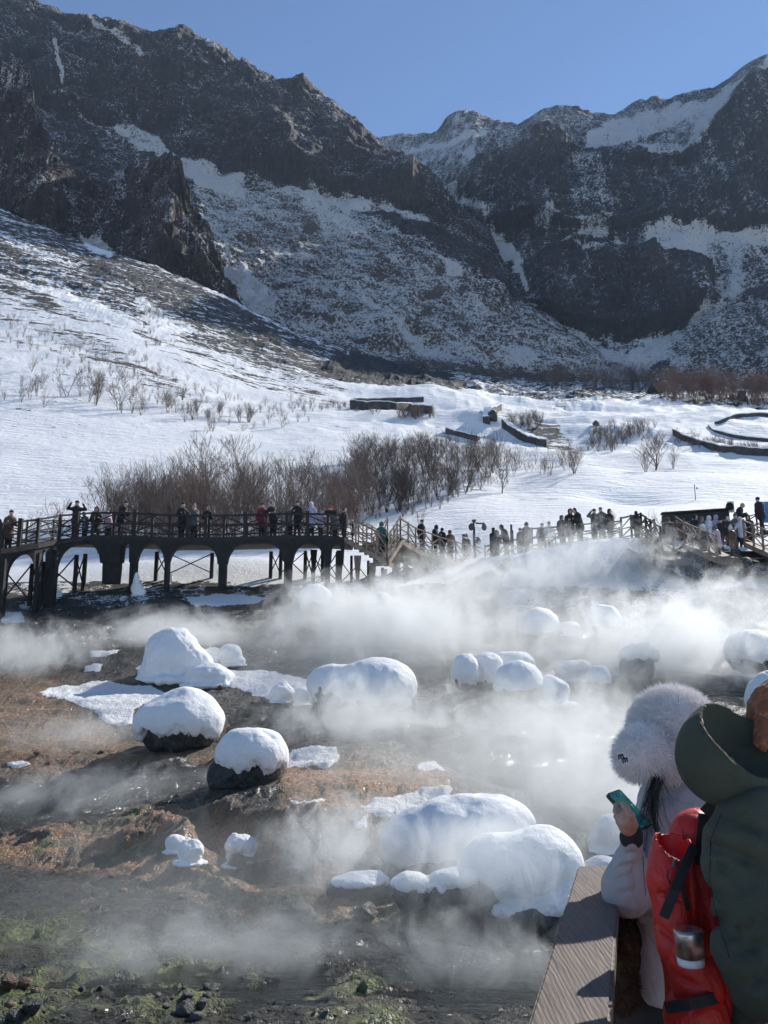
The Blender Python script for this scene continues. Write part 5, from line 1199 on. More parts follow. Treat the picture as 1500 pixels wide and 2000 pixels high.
def human(pose, coat='short', head='hood', res=.03):
    """parts of a standing figure 1.7 m tall facing -Y; returns list of (name, mesh, slot)"""
    lean, raise_, crouch, sep = pose.get('lean', 0), pose.get('arms', 'down'), pose.get('crouch', 0), pose.get('step', .09)
    hz = .90 - .45 * crouch; tl = .56
    hip = np.array([0, .02 + .12 * crouch, hz]); ch = hip + np.array([0, -tl * math.sin(lean), tl * math.cos(lean)]); nk = ch + np.array([0, -.03 - .05 * lean, .04])
    hd = nk + np.array([0, -.035 - .06 * lean - pose.get('look', 0) * .04, .155])
    S_ = [ch + np.array([s * .17, 0, -.05]) for s in (-1, 1)]; arms = []
    for i, s in enumerate((-1, 1)):
        a = raise_ if isinstance(raise_, str) else raise_[i]; sh = S_[i]
        if a == 'down': e = sh + (s * .06, .02, -.28); h = e + (s * .0, -.06, -.25)
        elif a == 'up': e = sh + (s * .20, -.12, -.02); h = e + (-s * .12, -.14, .22)
        elif a == 'front': e = sh + (s * .08, -.06, -.26); h = e + (-s * .10, -.22, .08)
        elif a == 'rail': e = sh + (s * .08, -.16, -.22); h = e + (-s * .02, -.24, -.03)
        else: e = sh + (s * .10, -.10, -.22); h = e + (-s * .08, -.12, .24)
        arms.append((sh, np.array(e), np.array(h)))
    legs = []
    for i, s in enumerate((-1, 1)):
        f = np.array([s * sep, (.10 if i else -.06) * pose.get('stride', .4), .06]); kn = (hip + f) / 2 + np.array([s * .03, -.02 - .34 * crouch, .02]); legs.append((hip + (s * .085, 0, -.02), kn, f))
    body = [ell(hd, (.078, .095, .118)), ell(hd + (0, -.092, -.01), (.014, .02, .022)), ell(hd + (-.08, .0, -.005), (.012, .02, .03)), ell(hd + (.08, 0, -.005), (.012, .02, .03)), cone(nk - (0, 0, .05), hd - (0, -.02, .06), .055, .05), cone(hip, ch, .13, .145)]
    for (a, b, c) in arms: body += [cone(a, b, .052, .042), cone(b, c, .04, .028), ell(c + (c - b) / np.linalg.norm(c - b) * .055, (.036, .036, .045))]
    for (a, b, c) in legs: body += [cone(a, b, .085, .06), cone(b, c, .055, .04)]
    lo = (-.62, -.75, -.02); hi = (.62, .5, 1.95); out = []
    out.append(('body', sdf_mesh('body', uni(body, .03), lo, hi, res, None), 'skin'))
    tr_ = [ell(hip, (.155, .13, .13))]
    for (a, b, c) in legs: tr_ += [cone(a, b, .105, .08), cone(b, c + (0, 0, .05), .078, .062)]
    out.append(('trousers', sdf_mesh('trousers', uni(tr_, .04), lo, hi, res, None), 'legs'))
    hemz = {'short': hip - (0, 0, .06), 'long': hip * .45 + legs[0][1] * .275 + legs[1][1] * .275}[coat]
    jk = [cone(hip - (0, 0, .0), ch - (0, 0, .03), .185, .165), cone(ch - (.12, 0, .05), ch + (.12, 0, -.05), .10, .10), cone(nk - (0, 0, .04), nk + (0, 0, .03), .085, .075), cone(hemz, hip, .20 if coat == 'short' else .22, .18)]
    for (a, b, c) in arms: jk += [cone(a, b, .085, .066), cone(b, b + (c - b) * .95, .065, .048)]
    def jf(x, y, z): return uni(jk, .05)(x, y, z) + .012 * fbm(x * 9, y * 9, z * 14, 2, .5, 7)
    out.append(('jacket', sdf_mesh('jacket', jf, lo, hi, res, None), 'coat'))
    sh = [ell(l[2] + (0, -.05, -.02), (.05, .13, .05)) for l in legs]
    out.append(('shoes', sdf_mesh('shoes', uni(sh, .02), lo, hi, res, None), 'shoe'))
    if head == 'hood': hg = [ell(hd + (0, .03, .02), (.115, .12, .145)), cone(hd + (0, .06, -.08), nk, .10, .09)]; cutf = ell(hd + (0, -.13, -.01), (.072, .10, .095)); nm = 'hood'
    elif head == 'beanie': hg = [ell(hd + (0, .01, .055), (.098, .11, .095))]; cutf = None; nm = 'hat'
    elif head == 'pom': hg = [ell(hd + (0, .01, .055), (.10, .11, .10)), ell(hd + (0, .02, .18), (.055, .055, .055))]; cutf = None; nm = 'hat'
    elif head == 'fur': hg = [ell(hd + (0, .01, .05), (.13, .14, .12)), ell(hd + (-.1, .0, -.06), (.04, .06, .09)), ell(hd + (.1, .0, -.06), (.04, .06, .09))]; cutf = ell(hd + (0, -.13, -.02), (.07, .09, .085)); nm = 'hat'
    elif head == 'cap': hg = [ell(hd + (0, .01, .06), (.09, .105, .075)), ell(hd + (0, -.12, .035), (.065, .07, .014))]; cutf = None; nm = 'cap'
    else: hg = [ell(hd + (0, .025, .03), (.092, .10, .115)), cone(hd + (0, .07, 0), nk + (0, .07, -.06), .06, .05)]; cutf = ell(hd + (0, -.10, -.03), (.07, .08, .1)); nm = 'hair'
    def hf(x, y, z):
        d = uni(hg, .02)(x, y, z)
        return np.maximum(d, -cutf(x, y, z)) if cutf else d
    out.append((nm, sdf_mesh(nm, hf, lo, hi, res, None), 'head'))
    return out
HP = {}
POSES = {'stand': {}, 'arms_up': {'arms': 'up'}, 'lean': {'lean': .35, 'arms': 'rail'}, 'front': {'arms': 'front', 'look': 1}, 'photo': {'arms': ('down', 'photo'), 'stride': 1.2}, 'walk': {'arms': ('front', 'down'), 'stride': 2.4, 'lean': .1}, 'crouch': {'crouch': .75, 'lean': .25, 'arms': 'front', 'step': .14}, 'bow': {'lean': .22, 'arms': 'front', 'look': 2}}
def person(px, py, Y, face, label, coat='black', legs='black', head='hood', hcol=None, pose='stand', clen='short', h=1.0, group=None, zoff=0.0):
    key = (pose, clen, head)
    if key not in HP: HP[key] = human(POSES[pose], clen, head)
    p = PV(px, py, Y); e = empty('person', p + Vector((0, 0, zoff)), label, 'person', group, rz=math.radians(face)); e.scale = (h, h, h)
    mats = {'skin': M['skin'], 'legs': CL[legs], 'coat': CL[coat], 'shoe': CL['black'], 'head': CL[hcol or coat]}
    for nm, me, slot in HP[key]:
        if not len(me.materials): me.materials.append(mats[slot])
        o = ob(nm, me, e); o.material_slots[0].link = 'OBJECT'; o.material_slots[0].material = mats[slot]
    return e
def dk(px, off=.8):      # a spot on the left deck behind its front rail
    p = deck_at(px); return (px, 0, p.y + off, p.z)
def pl(px, face, label, off=.7, **k):
    d = deck_at(px); q = Vector((d.x * (d.y + off) / d.y, d.y + off, d.z)); e = person(px, 1050, d.y + off, face, label, **k); e.location = q; return e
pl(15, 30, 'person in tan-brown coat and dark hat at the far left end of the boardwalk', coat='brown', head='beanie', hcol='black', pose='bow', clen='long')
pl(-14, 200, 'dark figure half cut off by the left edge of the photo on the boardwalk', coat='black', pose='stand')
pl(146, 20, 'tall person in black holding both arms up at the left boardwalk rail', coat='black', head='beanie', pose='arms_up', h=1.06)
pl(165, -10, 'person in pale grey coat hidden behind the rail beside the one with raised arms', off=1.4, coat='grey', head='hood', pose='bow', h=.8)
pl(186, 10, 'dark person crouching behind the rail of the left boardwalk', coat='black', pose='crouch', h=1.05)
pl(212, -20, 'person in pink-beige jacket behind the boardwalk rail', off=1.5, coat='pink', head='hair', hcol='black', pose='lean', h=.92)
pl(235, 60, 'person in black with a peaked cap leaning sideways near the dark thick post', coat='black', head='cap', pose='bow', h=1.02)
pl(354, 30, 'tall person in black standing at the rail over the middle arch', coat='black', head='beanie', pose='front', clen='long', h=1.06)
pl(378, -30, 'person with pale pom-pom hat beside the tall black-clad one', coat='grey', head='pom', hcol='tan', pose='photo', h=1.0)
pl(404, 0, 'shorter person in dark hood at the rail over the middle arch', coat='black', head='hood', hcol='brown', pose='front', h=.96)
pl(511, 20, 'person in maroon jacket and black beanie at the boardwalk rail', coat='maroon', head='beanie', hcol='black', pose='stand', h=1.02)
pl(533, -30, 'person in black jacket bending forward next to the maroon one', coat='black', head='hair', pose='lean', h=1.04)
pl(566, 30, 'person partly hidden at the left of the group of five', off=1.3, coat='grey', head='beanie', pose='stand')
pl(580, 0, 'person in black with wide stance in the group over the right piers', coat='black', head='beanie', pose='walk', h=1.06)
pl(607, -20, 'person in long lilac coat with white hood on the boardwalk', coat='lilac', head='hood', hcol='white', pose='stand', clen='long', h=1.04)
pl(626, 40, 'small person in pale blue-grey jacket right of the lilac coat', off=1.1, coat='lilac', head='pom', hcol='grey', pose='bow', h=.88)
pl(654, -60, 'person in grey coat with a red hat by the top of the stairs', off=1.1, coat='grey', head='beanie', hcol='red', pose='lean', clen='long')
pl(672, 50, 'person in black at the head of the stairs', off=1.4, coat='black', head='hair', pose='stand')
person(745, 1092, 42.8, 150, 'person in teal-grey jacket going down into the dip of the stairs', coat='teal', head='hood', pose='stand', h=1.05)
for i, (px, py, Y, c, hd_, l) in enumerate(((824, 1080, 46.5, 'black', 'beanie', 'dark person nearest the top of the ramp going away'), (851, 1089, 47.6, 'black', 'hood', 'hooded black figure midway along the ramp'), (864, 1093, 48.3, 'black', 'hair', 'bareheaded dark figure behind the hooded one on the ramp'),
        (880, 1097, 49, 'brown', 'hood', 'brown-coated figure in the haze on the ramp'), (908, 1104, 50, 'black', 'beanie', 'left one of the pair by the camera post'), (914, 1105, 50.4, 'grey', 'pom', 'right one of the pair by the camera post'))):
    person(px, py, Y, 40 + 50 * i, l, coat=c, head=hd_, pose=('stand', 'front')[i % 2], h=1.02)
person(970, 1100, 46.8, 20, 'pale hazy figure in front of the lantern-like pillar', coat='grey', head='fur', hcol='tan', pose='front')
person(990, 1093, 45.8, -80, 'person in black seen from the side beside the slim gate post', coat='black', head='hood', pose='bow', h=1.05)
person(1018, 1090, 45.2, 200, 'short dark person below the corner of the right railing', coat='black', head='beanie', h=.9)
person(1030, 1086, 45.0, 160, 'person with dark hood at the corner of the right railing', coat='black', head='hood', h=1.0)
person(1060, 1078, 45.3, 160, 'low dark figure behind the right railing post', coat='black', head='cap', pose='crouch', h=1.1)
person(1076, 1078, 44.8, 180, 'person in white coat behind the right railing', coat='white', head='hair', hcol='black', pose='lean', h=.95)
person(1099, 1072, 44.4, 20, 'person in long black hooded coat at the right railing', coat='black', head='hood', clen='long', h=.98)
person(1116, 1068, 44.0, 0, 'tall person in black next to a blue bag on the right walkway', coat='black', head='hood', clen='long', pose='front', h=1.10)
e = empty('bag', PV(1121, 1036, 44.3), 'bright blue bag held up between two black-clad visitors', 'bag'); ob('sack', sdf_mesh('sack', uni([ell((0, 0, 0), (.16, .08, .2)), ell((.1, 0, .12), (.16, .07, .1))], .04), (-.4, -.3, -.4), (.5, .3, .4), .03, CL['blue']), e); ob('handle', MB().bar((-.1, 0, .2), (0, 0, .32), .015, n=5).bar((0, 0, .32), (.1, 0, .2), .015, n=5).mesh('handle', CL['blue']), e)
person(1134, 1066, 43.8, -70, 'person in black bowing the head, seen from the side on the right walkway', coat='black', head='hair', pose='bow', h=1.10)
person(1163, 1062, 44.2, 10, 'person in dark coat with raised elbows on the right walkway', coat='black', head='beanie', pose='arms_up', h=1.02)
person(1177, 1060, 44.2, -30, 'person with broad-brimmed cap on the right walkway', coat='grey', head='cap', pose='front', h=1.04)
person(1193, 1060, 44.0, 20, 'hooded dark figure next to the rising railing', coat='black', head='hood', h=.98)
person(1246, 1062, 43.5, 180, 'dark figure on the landing inside the peaked railing', coat='black', head='hair', pose='stand', h=.95)
rc = random.Random(4)
crowd = [(1308, 'black', 'hood'), (1322, 'brown', 'beanie'), (1337, 'maroon', 'hair'), (1350, 'white', 'pom'), (1362, 'black', 'hood'), (1373, 'grey', 'fur'), (1386, 'white', 'hood'), (1398, 'lilac', 'hood'), (1411, 'black', 'beanie'), (1425, 'brown', 'hair'), (1440, 'grey', 'pom'), (1452, 'white', 'hood'), (1466, 'black', 'hood')]
cn = {'black': 'black', 'brown': 'brown', 'maroon': 'maroon', 'white': 'white', 'grey': 'grey', 'lilac': 'lilac'}; hn = {'hood': 'hooded', 'beanie': 'beanie-wearing', 'hair': 'bareheaded', 'pom': 'pom-hatted', 'fur': 'fur-hatted'}
for i, (px, c, hd_) in enumerate(crowd):
    person(px, 1077 + rc.uniform(-2, 3), 43.2 + rc.uniform(0, 1.6), rc.uniform(-60, 60) + (180 if rc.random() < .3 else 0), '%s person in %s, %s of terrace crowd' % (hn[hd_], cn[c], ('at the left end', 'second from left', 'third from left', 'fourth from left', 'fifth from left', 'centre', 'right of the fur hat', 'near the loudspeaker', 'under the loudspeaker', 'fourth from right', 'third from right', 'second from right', 'at the right end')[i]),
           coat=c, head=hd_, hcol=None if i % 3 else 'white' if c != 'black' else None, pose=('stand', 'front', 'walk', 'lean')[i % 4], h=1.02 + rc.uniform(-.08, .06))
person(1445, 1052, 44.6, 60, 'person in black bending forward above the crowd at the upper rail', coat='black', head='hair', hcol='tan', pose='bow', h=1.05)
person(1489, 1044, 45.0, 200, 'person in black walking up the red-railed ramp at the right edge', coat='black', head='beanie', pose='walk', h=1.14)
for i, (px, l) in enumerate(((1376, 'left'), (1404, 'middle'), (1436, 'right'))):
    person(px, 1096 + 2 * i, 41.0, 150 + 60 * i, l + ' one of three visitors lower on the terrace stairs in the mist', coat=('grey', 'pink', 'brown')[i], head=('fur', 'hood', 'pom')[i], hcol=('white', 'grey', 'white')[i], pose='walk', h=1.0, zoff=.0)
# ------------------------------------------------------------------ near viewing deck, handrail and the two visitors beside it
DZ = -1.56; RZ = -.555
wn = NT('rail_wood'); o = wn.obj()
wv = wn.n('ShaderNodeTexWave', dict(wave_type='BANDS', bands_direction='X'), Vector=wn.mapping(o, (1, .22, 1), (0, 0, .12)), Scale=34.0, Distortion=7.0, Detail=4.0, Detail_Scale=.8, Detail_Roughness=.6).outputs[1]
gr = wn.noise(wn.mapping(o, (90, 5, 60)), 1, 4, .7); bl = wn.noise(o, 4, 4, .6); ck = wn.noise(wn.mapping(o, (60, 2.0, 1)), 1, 3, .6)
g2 = wn.math('ADD', wn.math('MULTIPLY', wv, .12), wn.math('MULTIPLY', gr, .8))
wcol = wn.mix(wn.ramp(g2, .25, .65), (.060, .042, .034), (.185, .135, .105)); wcol = wn.mix(wn.math('MULTIPLY', wn.ramp(bl, .35, .7), .55), wcol, (.11, .095, .085))
wcol = wn.mix(wn.ramp(ck, .66, .72), wcol, (.03, .022, .018))
wn.pbsdf(Base_Color=wcol, Roughness=.62, Normal=wn.bump(g2, .0035, .9)); M['rail'] = wn.m
M['rail_red'] = simple('reddish_timber', (.10, .040, .028), .6, .3, 8, .003, 60)
a0, a1, b0, b1 = Pz(1030, 2000, RZ), Pz(1128, 1692, RZ), Pz(1192, 2000, RZ), Pz(1212, 1687, RZ)
la = a0 + (a0 - a1) * .9; lb = b0 + (b0 - b1) * .9
hr_ = empty('handrail', ((a1 + b1) / 2).xy.to_3d() + Vector((0, 0, DZ)), 'thick weathered wooden handrail crossed by bands of sun and shadow, nearest to the camera', 'handrail')
OH = hr_.location.copy()
def prism(top, th, name, mat, bevel=.004, sub=True):
    bm = bmesh.new(); t = [bm.verts.new(p) for p in top]; b = [bm.verts.new(p - Vector((0, 0, th))) for p in top]
    bm.faces.new(t); bm.faces.new(b[::-1]); n = len(top)
    for i in range(n): bm.faces.new((t[i], b[i], b[(i + 1) % n], t[(i + 1) % n]))
    bmesh.ops.recalc_face_normals(bm, faces=bm.faces[:]); bmesh.ops.bevel(bm, geom=bm.edges[:], offset=bevel, segments=3, affect='EDGES')
    me = bpy.data.meshes.new(name); bm.to_mesh(me); bm.free(); me.materials.append(mat); return me
mid = lambda p, q, t: p + (q - p) * t
ob('top_plank', prism([mid(la, a1, 0) - OH, lb - OH, b1 - OH, a1 - OH], .048, 'top_plank', M['rail'], .006), hr_)
side = (b1 - lb).normalized(); nrm = Vector((side.y, -side.x, 0))
def rail_board(z0, z1, inset, th, name, mat):
    p, q = lb - nrm * inset, b1 - nrm * inset
    top = [Vector((v.x, v.y, z1)) - OH for v in (p, p - nrm * th, q - nrm * th, q)]; return ob(name, prism(top, z1 - z0, name, mat, .003), hr_)
rail_board(RZ - .145, RZ - .050, .012, .035, 'side_board', M['rail_red']); rail_board(RZ - .56, RZ - .47, .03, .04, 'lower_rail', M['rail_red']); rail_board(RZ - .93, RZ - .85, .03, .04, 'lower_rail', M['rail_red'])
for t in (.05, .5, .97):
    p = mid(lb, b1, t) - nrm * .055; top = [Vector((p.x + dx, p.y + dy, RZ - .05)) - OH for dx, dy in ((-.045, -.045), (.045, -.045), (.045, .045), (-.045, .045))]
    ob('post', prism(top, RZ - .05 - DZ + .3, 'post', M['rail_red'], .006), hr_)
p, q = b1 - nrm * .06 + Vector((0, 0, -.10)) - OH, b1 + Vector((.16, .25, -.95)) - OH
ob('brace', MB().plank(p, q, .05, .07).mesh('brace', M['rail_red']), hr_)
vd = empty('viewing_deck', (.9, 1.5, DZ), 'timber viewing deck the photographer and the two visitors stand on', 'deck')
k = 0
for i in range(26):
    y = -1.6 + i * .20; xl = lb.x + (b1.x - lb.x) * (y - lb.y) / (b1.y - lb.y) - .1
    ob('deck_board', MB().plank(Vector((xl - .9, y - 1.5, -.02)), Vector((2.6, y - 1.5, -.02)), .185, .04).mesh('deck_board', M['rail_red'], bevel=.004), vd)
ob('joist', MB().plank(Vector((-.9, -3, -.12)), Vector((.0, 2.1, -.12)), .1, .15).plank(Vector((1.2, -3, -.12)), Vector((1.2, 2.1, -.12)), .1, .15).mesh('joist', M['rail_red']), vd)
for (x, y) in ((.1, -.5), (.6, 2.7), (2.3, 2.7), (2.3, 0)): ob('deck_post', MB().plank(Vector((x - .9, y - 1.5, -.2)), Vector((x - .9, y - 1.5, -2.1)), .14, .14, (0, 1, 0)).mesh('deck_post', M['rail_red']), vd)

def Pn(px, py, Y): return np.array(P(px, py, Y), float)
def bounds(pts, m):
    a = np.array(pts); return a.min(0) - m, a.max(0) + m
def near_part(root, name, prims, k, mat, res, extra=None, margin=.28):
    """prims in world coordinates -> mesh relative to root"""
    O = np.array(root.location); g = uni([p for p, _ in prims], k); pts = [c for _, cs in prims for c in cs]
    lo, hi = bounds(pts, margin); f = (lambda x, y, z: extra(g(x, y, z), x, y, z)) if extra else g
    V, Fq = surface_nets(f, lo, hi, res); me = mesh_np(name, V - O, Fq, mat); return ob(name, me, root)
def CN(a, b, ra, rb): return (cone(a, b, ra, rb), (a, b))
def EL(c, r): return (ell(c, r), (np.array(c) - r, np.array(c) + r))

# ---- visitor in the white fur hat
YW = 2.72
wfoot = Pn(1312, 1560, YW); W = empty('person', (wfoot[0], YW, DZ), 'woman in white fur hat and pale grey jacket looking at a phone by the handrail', 'person')
hc = Pn(1302, 1462, YW - .02)
M['jacket'] = cloth('jacket_lilac_grey', (.38, .365, .37), .7, .10, 5, .010, 11, 500)
M['fleece'] = cloth('fleece_white', (.50, .49, .49), .95, .08, 12, .006, 40, 500)
M['hair'] = simple('dark_hair', (.022, .014, .011), .45, .3, 30)
def grooves(lines, amp, wid):
    ls = []
    for a, b in lines:
        q = proj(np.array([a[0], b[0]]), np.array([a[1], b[1]]), np.array([a[2], b[2]])); ls.append([(q[0][0], q[1][0]), (q[0][1], q[1][1])])
    ymax = max(a[1] for a, b in lines) + .02; wpx = wid * F / ymax * .7
    def g(x, y, z):
        qx, qy = proj(x, y, z); t = 0
        for (a, b), (c, d) in ls:
            ex, ey = c - a, d - b; L = ex * ex + ey * ey; k = np.clip(((qx - a) * ex + (qy - b) * ey) / L, 0, 1)
            t = t + amp * np.exp(-(((qx - a - k * ex) ** 2 + (qy - b - k * ey) ** 2) / wpx ** 2)) * (1 - .6 * np.abs(2 * k - 1))
        return t * sstep(ymax + .08, ymax - .02, y)
    return g
def fold(amp, f1, seed, ax=(1, 1, 1)):
    def ex(d, x, y, z): return d + amp * ridged(x * f1 * ax[0], y * f1 * ax[1], z * f1 * ax[2], 3, .5, seed) + amp * .4 * fbm(x * f1 * 3, y * f1 * 3, z * f1 * 3, 2, .5, seed + 1)
    return ex
sh = Pn(1322, 1600, YW - .05); elb = Pn(1226, 1742, 2.50); wr = Pn(1234, 1636, 2.44); hip = Pn(1312, 1830, YW); chst = Pn(1328, 1640, YW + .02)
near_part(W, 'body', [EL(hc + (0, 0, -.01), np.array((.075, .092, .11))), EL(hc + (-.088, -.02, -.035), np.array((.022, .016, .02))), CN(hc - (0, 0, .08), Pn(1325, 1575, YW), .052, .06), CN(chst, hip, .10, .10), CN(sh, elb, .045, .038), CN(elb, wr, .030, .018),
    CN(hip + (-.07, 0, 0), np.array([wfoot[0] - .09, YW - .03, DZ + .1]), .085, .045), CN(hip + (.07, 0, 0), np.array([wfoot[0] + .09, YW + .03, DZ + .1]), .085, .045)], .03, M['skin'], .012)
wgr = grooves([(Pn(1196, 1700, 2.46), Pn(1232, 1688, 2.40)), (Pn(1200, 1722, 2.45), Pn(1242, 1700, 2.41)), (Pn(1207, 1672, 2.42), Pn(1240, 1664, 2.40)), (Pn(1240, 1765, 2.45), Pn(1236, 1690, 2.45)), (Pn(1250, 1650, 2.52), Pn(1262, 1760, 2.53)), (Pn(1205, 1745, 2.44), Pn(1240, 1738, 2.42))], .010, .009)
wfo = fold(.013, 8, 601, (1, 1, .8))
near_part(W, 'jacket', [CN(Pn(1330, 1585, YW), Pn(1316, 1750, YW), .125, .135), CN(Pn(1290, 1590, YW - .05), Pn(1370, 1590, YW + .08), .075, .085), CN(sh, elb, .078, .066), CN(elb, Pn(1234, 1642, 2.443), .060, .036), EL(Pn(1312, 1548, YW), np.array((.085, .085, .05))), CN(Pn(1285, 1600, 2.62), Pn(1262, 1730, 2.62), .06, .10)], .035, M['jacket'], .006, lambda d, x, y, z: wgr(x, y, z) + wfo(d, x, y, z))
near_part(W, 'hood_folded', [EL(Pn(1335, 1555, YW + .06), np.array((.10, .09, .06))), EL(Pn(1345, 1580, YW + .10), np.array((.10, .08, .07)))], .03, M['jacket'], .008, fold(.005, 18, 611))
near_part(W, 'long_coat', [CN(Pn(1310, 1775, YW + .01), Pn(1312, 1925, YW + .02), .125, .145), CN(Pn(1288, 1800, YW - .06), Pn(1296, 1915, YW - .06), .075, .085)], .05, M['fleece'], .009, lambda d, x, y, z: np.maximum(fold(.007, 14, 621, (1, 1, .3))(d, x, y, z), (Pn(1300, 1942, YW)[2] + .03 * (x - .8) * 8 * 0 - z)))
near_part(W, 'trousers', [EL(hip, np.array((.13, .12, .12))), CN(hip + (-.08, 0, 0), np.array([wfoot[0] - .08, YW, -.98]), .11, .105), CN(hip + (.08, 0, 0), np.array([wfoot[0] + .08, YW, -.98]), .11, .105), CN(np.array([wfoot[0] - .08, YW, -.98]), np.array([wfoot[0] - .09, YW - .03, DZ + .08]), .105, .075), CN(np.array([wfoot[0] + .08, YW, -.98]), np.array([wfoot[0] + .09, YW + .03, DZ + .08]), .105, .075)], .04, CL['black'], .012)
near_part(W, 'boots', [EL(np.array([wfoot[0] - .11, YW - .09, DZ + .06]), np.array((.055, .13, .06))), EL(np.array([wfoot[0] + .09, YW - .03, DZ + .06]), np.array((.055, .13, .06)))], .02, CL['black'], .012)
near_part(W, 'cuff', [CN(Pn(1233, 1636, 2.437), Pn(1235, 1626, 2.432), .031, .027)], .005, CL['black'], .004, margin=.06)
# fur hat: dome, front flap, fibres
M['fur_w'] = simple('white_fur', (.88, .84, .82), .95, .05, 8, .004, 90)
hat_pr = [EL(Pn(1314, 1426, YW), np.array((.122, .13, .122))), EL(Pn(1262, 1468, YW - .10), np.array((.072, .075, .070))), EL(Pn(1246, 1480, YW - .10), np.array((.060, .07, .058))), EL(Pn(1296, 1490, YW - .05), np.array((.07, .07, .055)))]
hat = near_part(W, 'fur_hat', hat_pr, .02, M['fur_w'], .007)
def furry(target, name, mat, n, L, wd, seed, droop=(0, 0, -.35), jit=.5):
    me = target.data; rn = np.random.RandomState(seed); nv = len(me.vertices); co = np.empty(nv * 3, np.float32); me.vertices.foreach_get('co', co); co = co.reshape(-1, 3)
    no = np.empty(nv * 3, np.float32); me.vertices.foreach_get('normal', no); no = no.reshape(-1, 3)
    s = rn.randint(0, nv, n); p = co[s] + rn.normal(0, .003, (n, 3)); cl = np.stack([fbm(p[:, 0] * 45, p[:, 1] * 45, p[:, 2] * 45, 2, .6, seed + q) for q in (1, 7, 13)], 1) * .4 if len(p) else 0
    d = no[s] + cl + rn.normal(0, jit * .3, (n, 3)) + np.array(droop)
    d /= np.linalg.norm(d, axis=1)[:, None]; t = np.cross(d, rn.normal(0, 1, (n, 3))); t /= np.linalg.norm(t, axis=1)[:, None] + 1e-9
    l = L * rn.uniform(.5, 1.2, (n, 1)); m1 = p + d * l * .5 + no[s] * l * .12; V = np.stack([p - t * wd, p + t * wd, m1 + t * wd * .7, m1 - t * wd * .7, p + d * l], 1).reshape(-1, 3)
    b = np.arange(n)[:, None] * 5; Fq = np.concatenate([b + [0, 1, 2, 3], b + [3, 2, 4, 4]], 0)
    me2 = bpy.data.meshes.new(name); vl = V.tolist(); me2.from_pydata(vl, [], [tuple(q) for q in (b + [0, 1, 2, 3]).tolist()] + [tuple(q) for q in (b + [3, 2, 4]).tolist()]); me2.materials.append(mat)
    return ob(name, me2, target)
furry(hat, 'fur_fibres', M['fur_w'], 36000, .024, .0006, 1, (-.1, 0, -.3), .9)
# stitched letters on the flap
mk = MB()
for r_, (dx, dy) in enumerate(((1209, 1480), (1217, 1487))):
    for j in range(3):
        x0 = dx + j * 4 - 1; mk.bar(Pn(x0, dy - 5 - j, 2.505), Pn(x0 + 1.5, dy + 3 - j, 2.50), .0022, n=5)
        if j < 2: mk.bar(Pn(x0, dy - 5 - j, 2.505), Pn(x0 + 4, dy - 5.5 - j, 2.502), .0020, n=5)
le = ob('letters', mk.mesh('letters', CL['black']), hat)
me_ = le.data
for v in me_.vertices: v.co = Vector(v.co) - W.location
# hair
def strands(root, name, starts, mids, ends, n, w_, mat, seed, sp=(.02, .02, .03)):
    rn = random.Random(seed); m = MB(); O = root.location
    for i in range(n):
        s = Vector(starts[i % len(starts)]) + Vector([rn.gauss(0, sp[0] * .5) for _ in range(3)]); mm_ = Vector(mids[i % len(mids)]) + Vector([rn.gauss(0, sp[1]) for _ in range(3)]); e = Vector(ends[i % len(ends)]) + Vector([rn.gauss(0, sp[2]) for _ in range(3)])
        pr = None; K = 9
        for k in range(K + 1):
            t = k / K; q = s * (1 - t) ** 2 + mm_ * 2 * t * (1 - t) + e * t * t - O
            if pr is not None: m.bar(pr, q, w_ * (1 - .08 * k), w_ * (1 - .08 * (k + 1)), n=3)
            pr = q
    return ob(name, m.mesh(name, mat, True), root)
hr1 = strands(W, 'hair', [Pn(1285, 1508, 2.60), Pn(1278, 1512, 2.58), Pn(1292, 1510, 2.62)], [Pn(1258, 1560, 2.44), Pn(1286, 1560, 2.50), Pn(1272, 1580, 2.45)], [Pn(1272, 1625, 2.50), Pn(1252, 1680, 2.46), Pn(1268, 1600, 2.49), Pn(1246, 1640, 2.46)], 120, .0011, M['hair'], 3, (.016, .008, .022))
strands(W, 'loose_hair', [Pn(1290, 1512, 2.60)], [Pn(1270, 1600, 2.50), Pn(1310, 1600, 2.52)], [Pn(1310, 1630, 2.56), Pn(1350, 1540, 2.6), Pn(1325, 1620, 2.56)], 16, .0007, M['hair'], 4, (.008, .02, .02))
strands(W, 'hair_lock', [Pn(1284, 1510, 2.57)], [Pn(1264, 1570, 2.48)], [Pn(1284, 1625, 2.50)], 46, .0016, M['hair'], 5, (.008, .003, .004))
near_part(W, 'scarf', [CN(Pn(1296, 1508, 2.64), Pn(1322, 1496, 2.68), .022, .022)], .01, CL['black'], .006, margin=.06)
# hand holding the phone
M['skin_n'] = simple('skin_hand', (.42, .25, .18), .45, .10, 40, .0008, 300)
pm = Pn(1224, 1606, 2.410)
fing = [EL(pm, np.array((.024, .019, .032))), CN(Pn(1234, 1630, 2.435), pm, .020, .024), CN(Pn(1214, 1600, 2.415), Pn(1223, 1616, 2.415), .016, .019)]
def fingr(pts, r0, r1):
    out = []; n = len(pts) - 1
    for i in range(n): out.append(CN(pts[i], pts[i + 1], r0 + (r1 - r0) * i / n, r0 + (r1 - r0) * (i + 1) / n))
    return out
fing += fingr([Pn(1238, 1612, 2.400), Pn(1232, 1592, 2.385), Pn(1223, 1578, 2.400), Pn(1217, 1570, 2.420)], .0120, .0076)          # thumb across the screen
fing += fingr([Pn(1210, 1598, 2.420), Pn(1202, 1584, 2.435), Pn(1203, 1573, 2.460), Pn(1210, 1568, 2.475)], .0076, .0062)
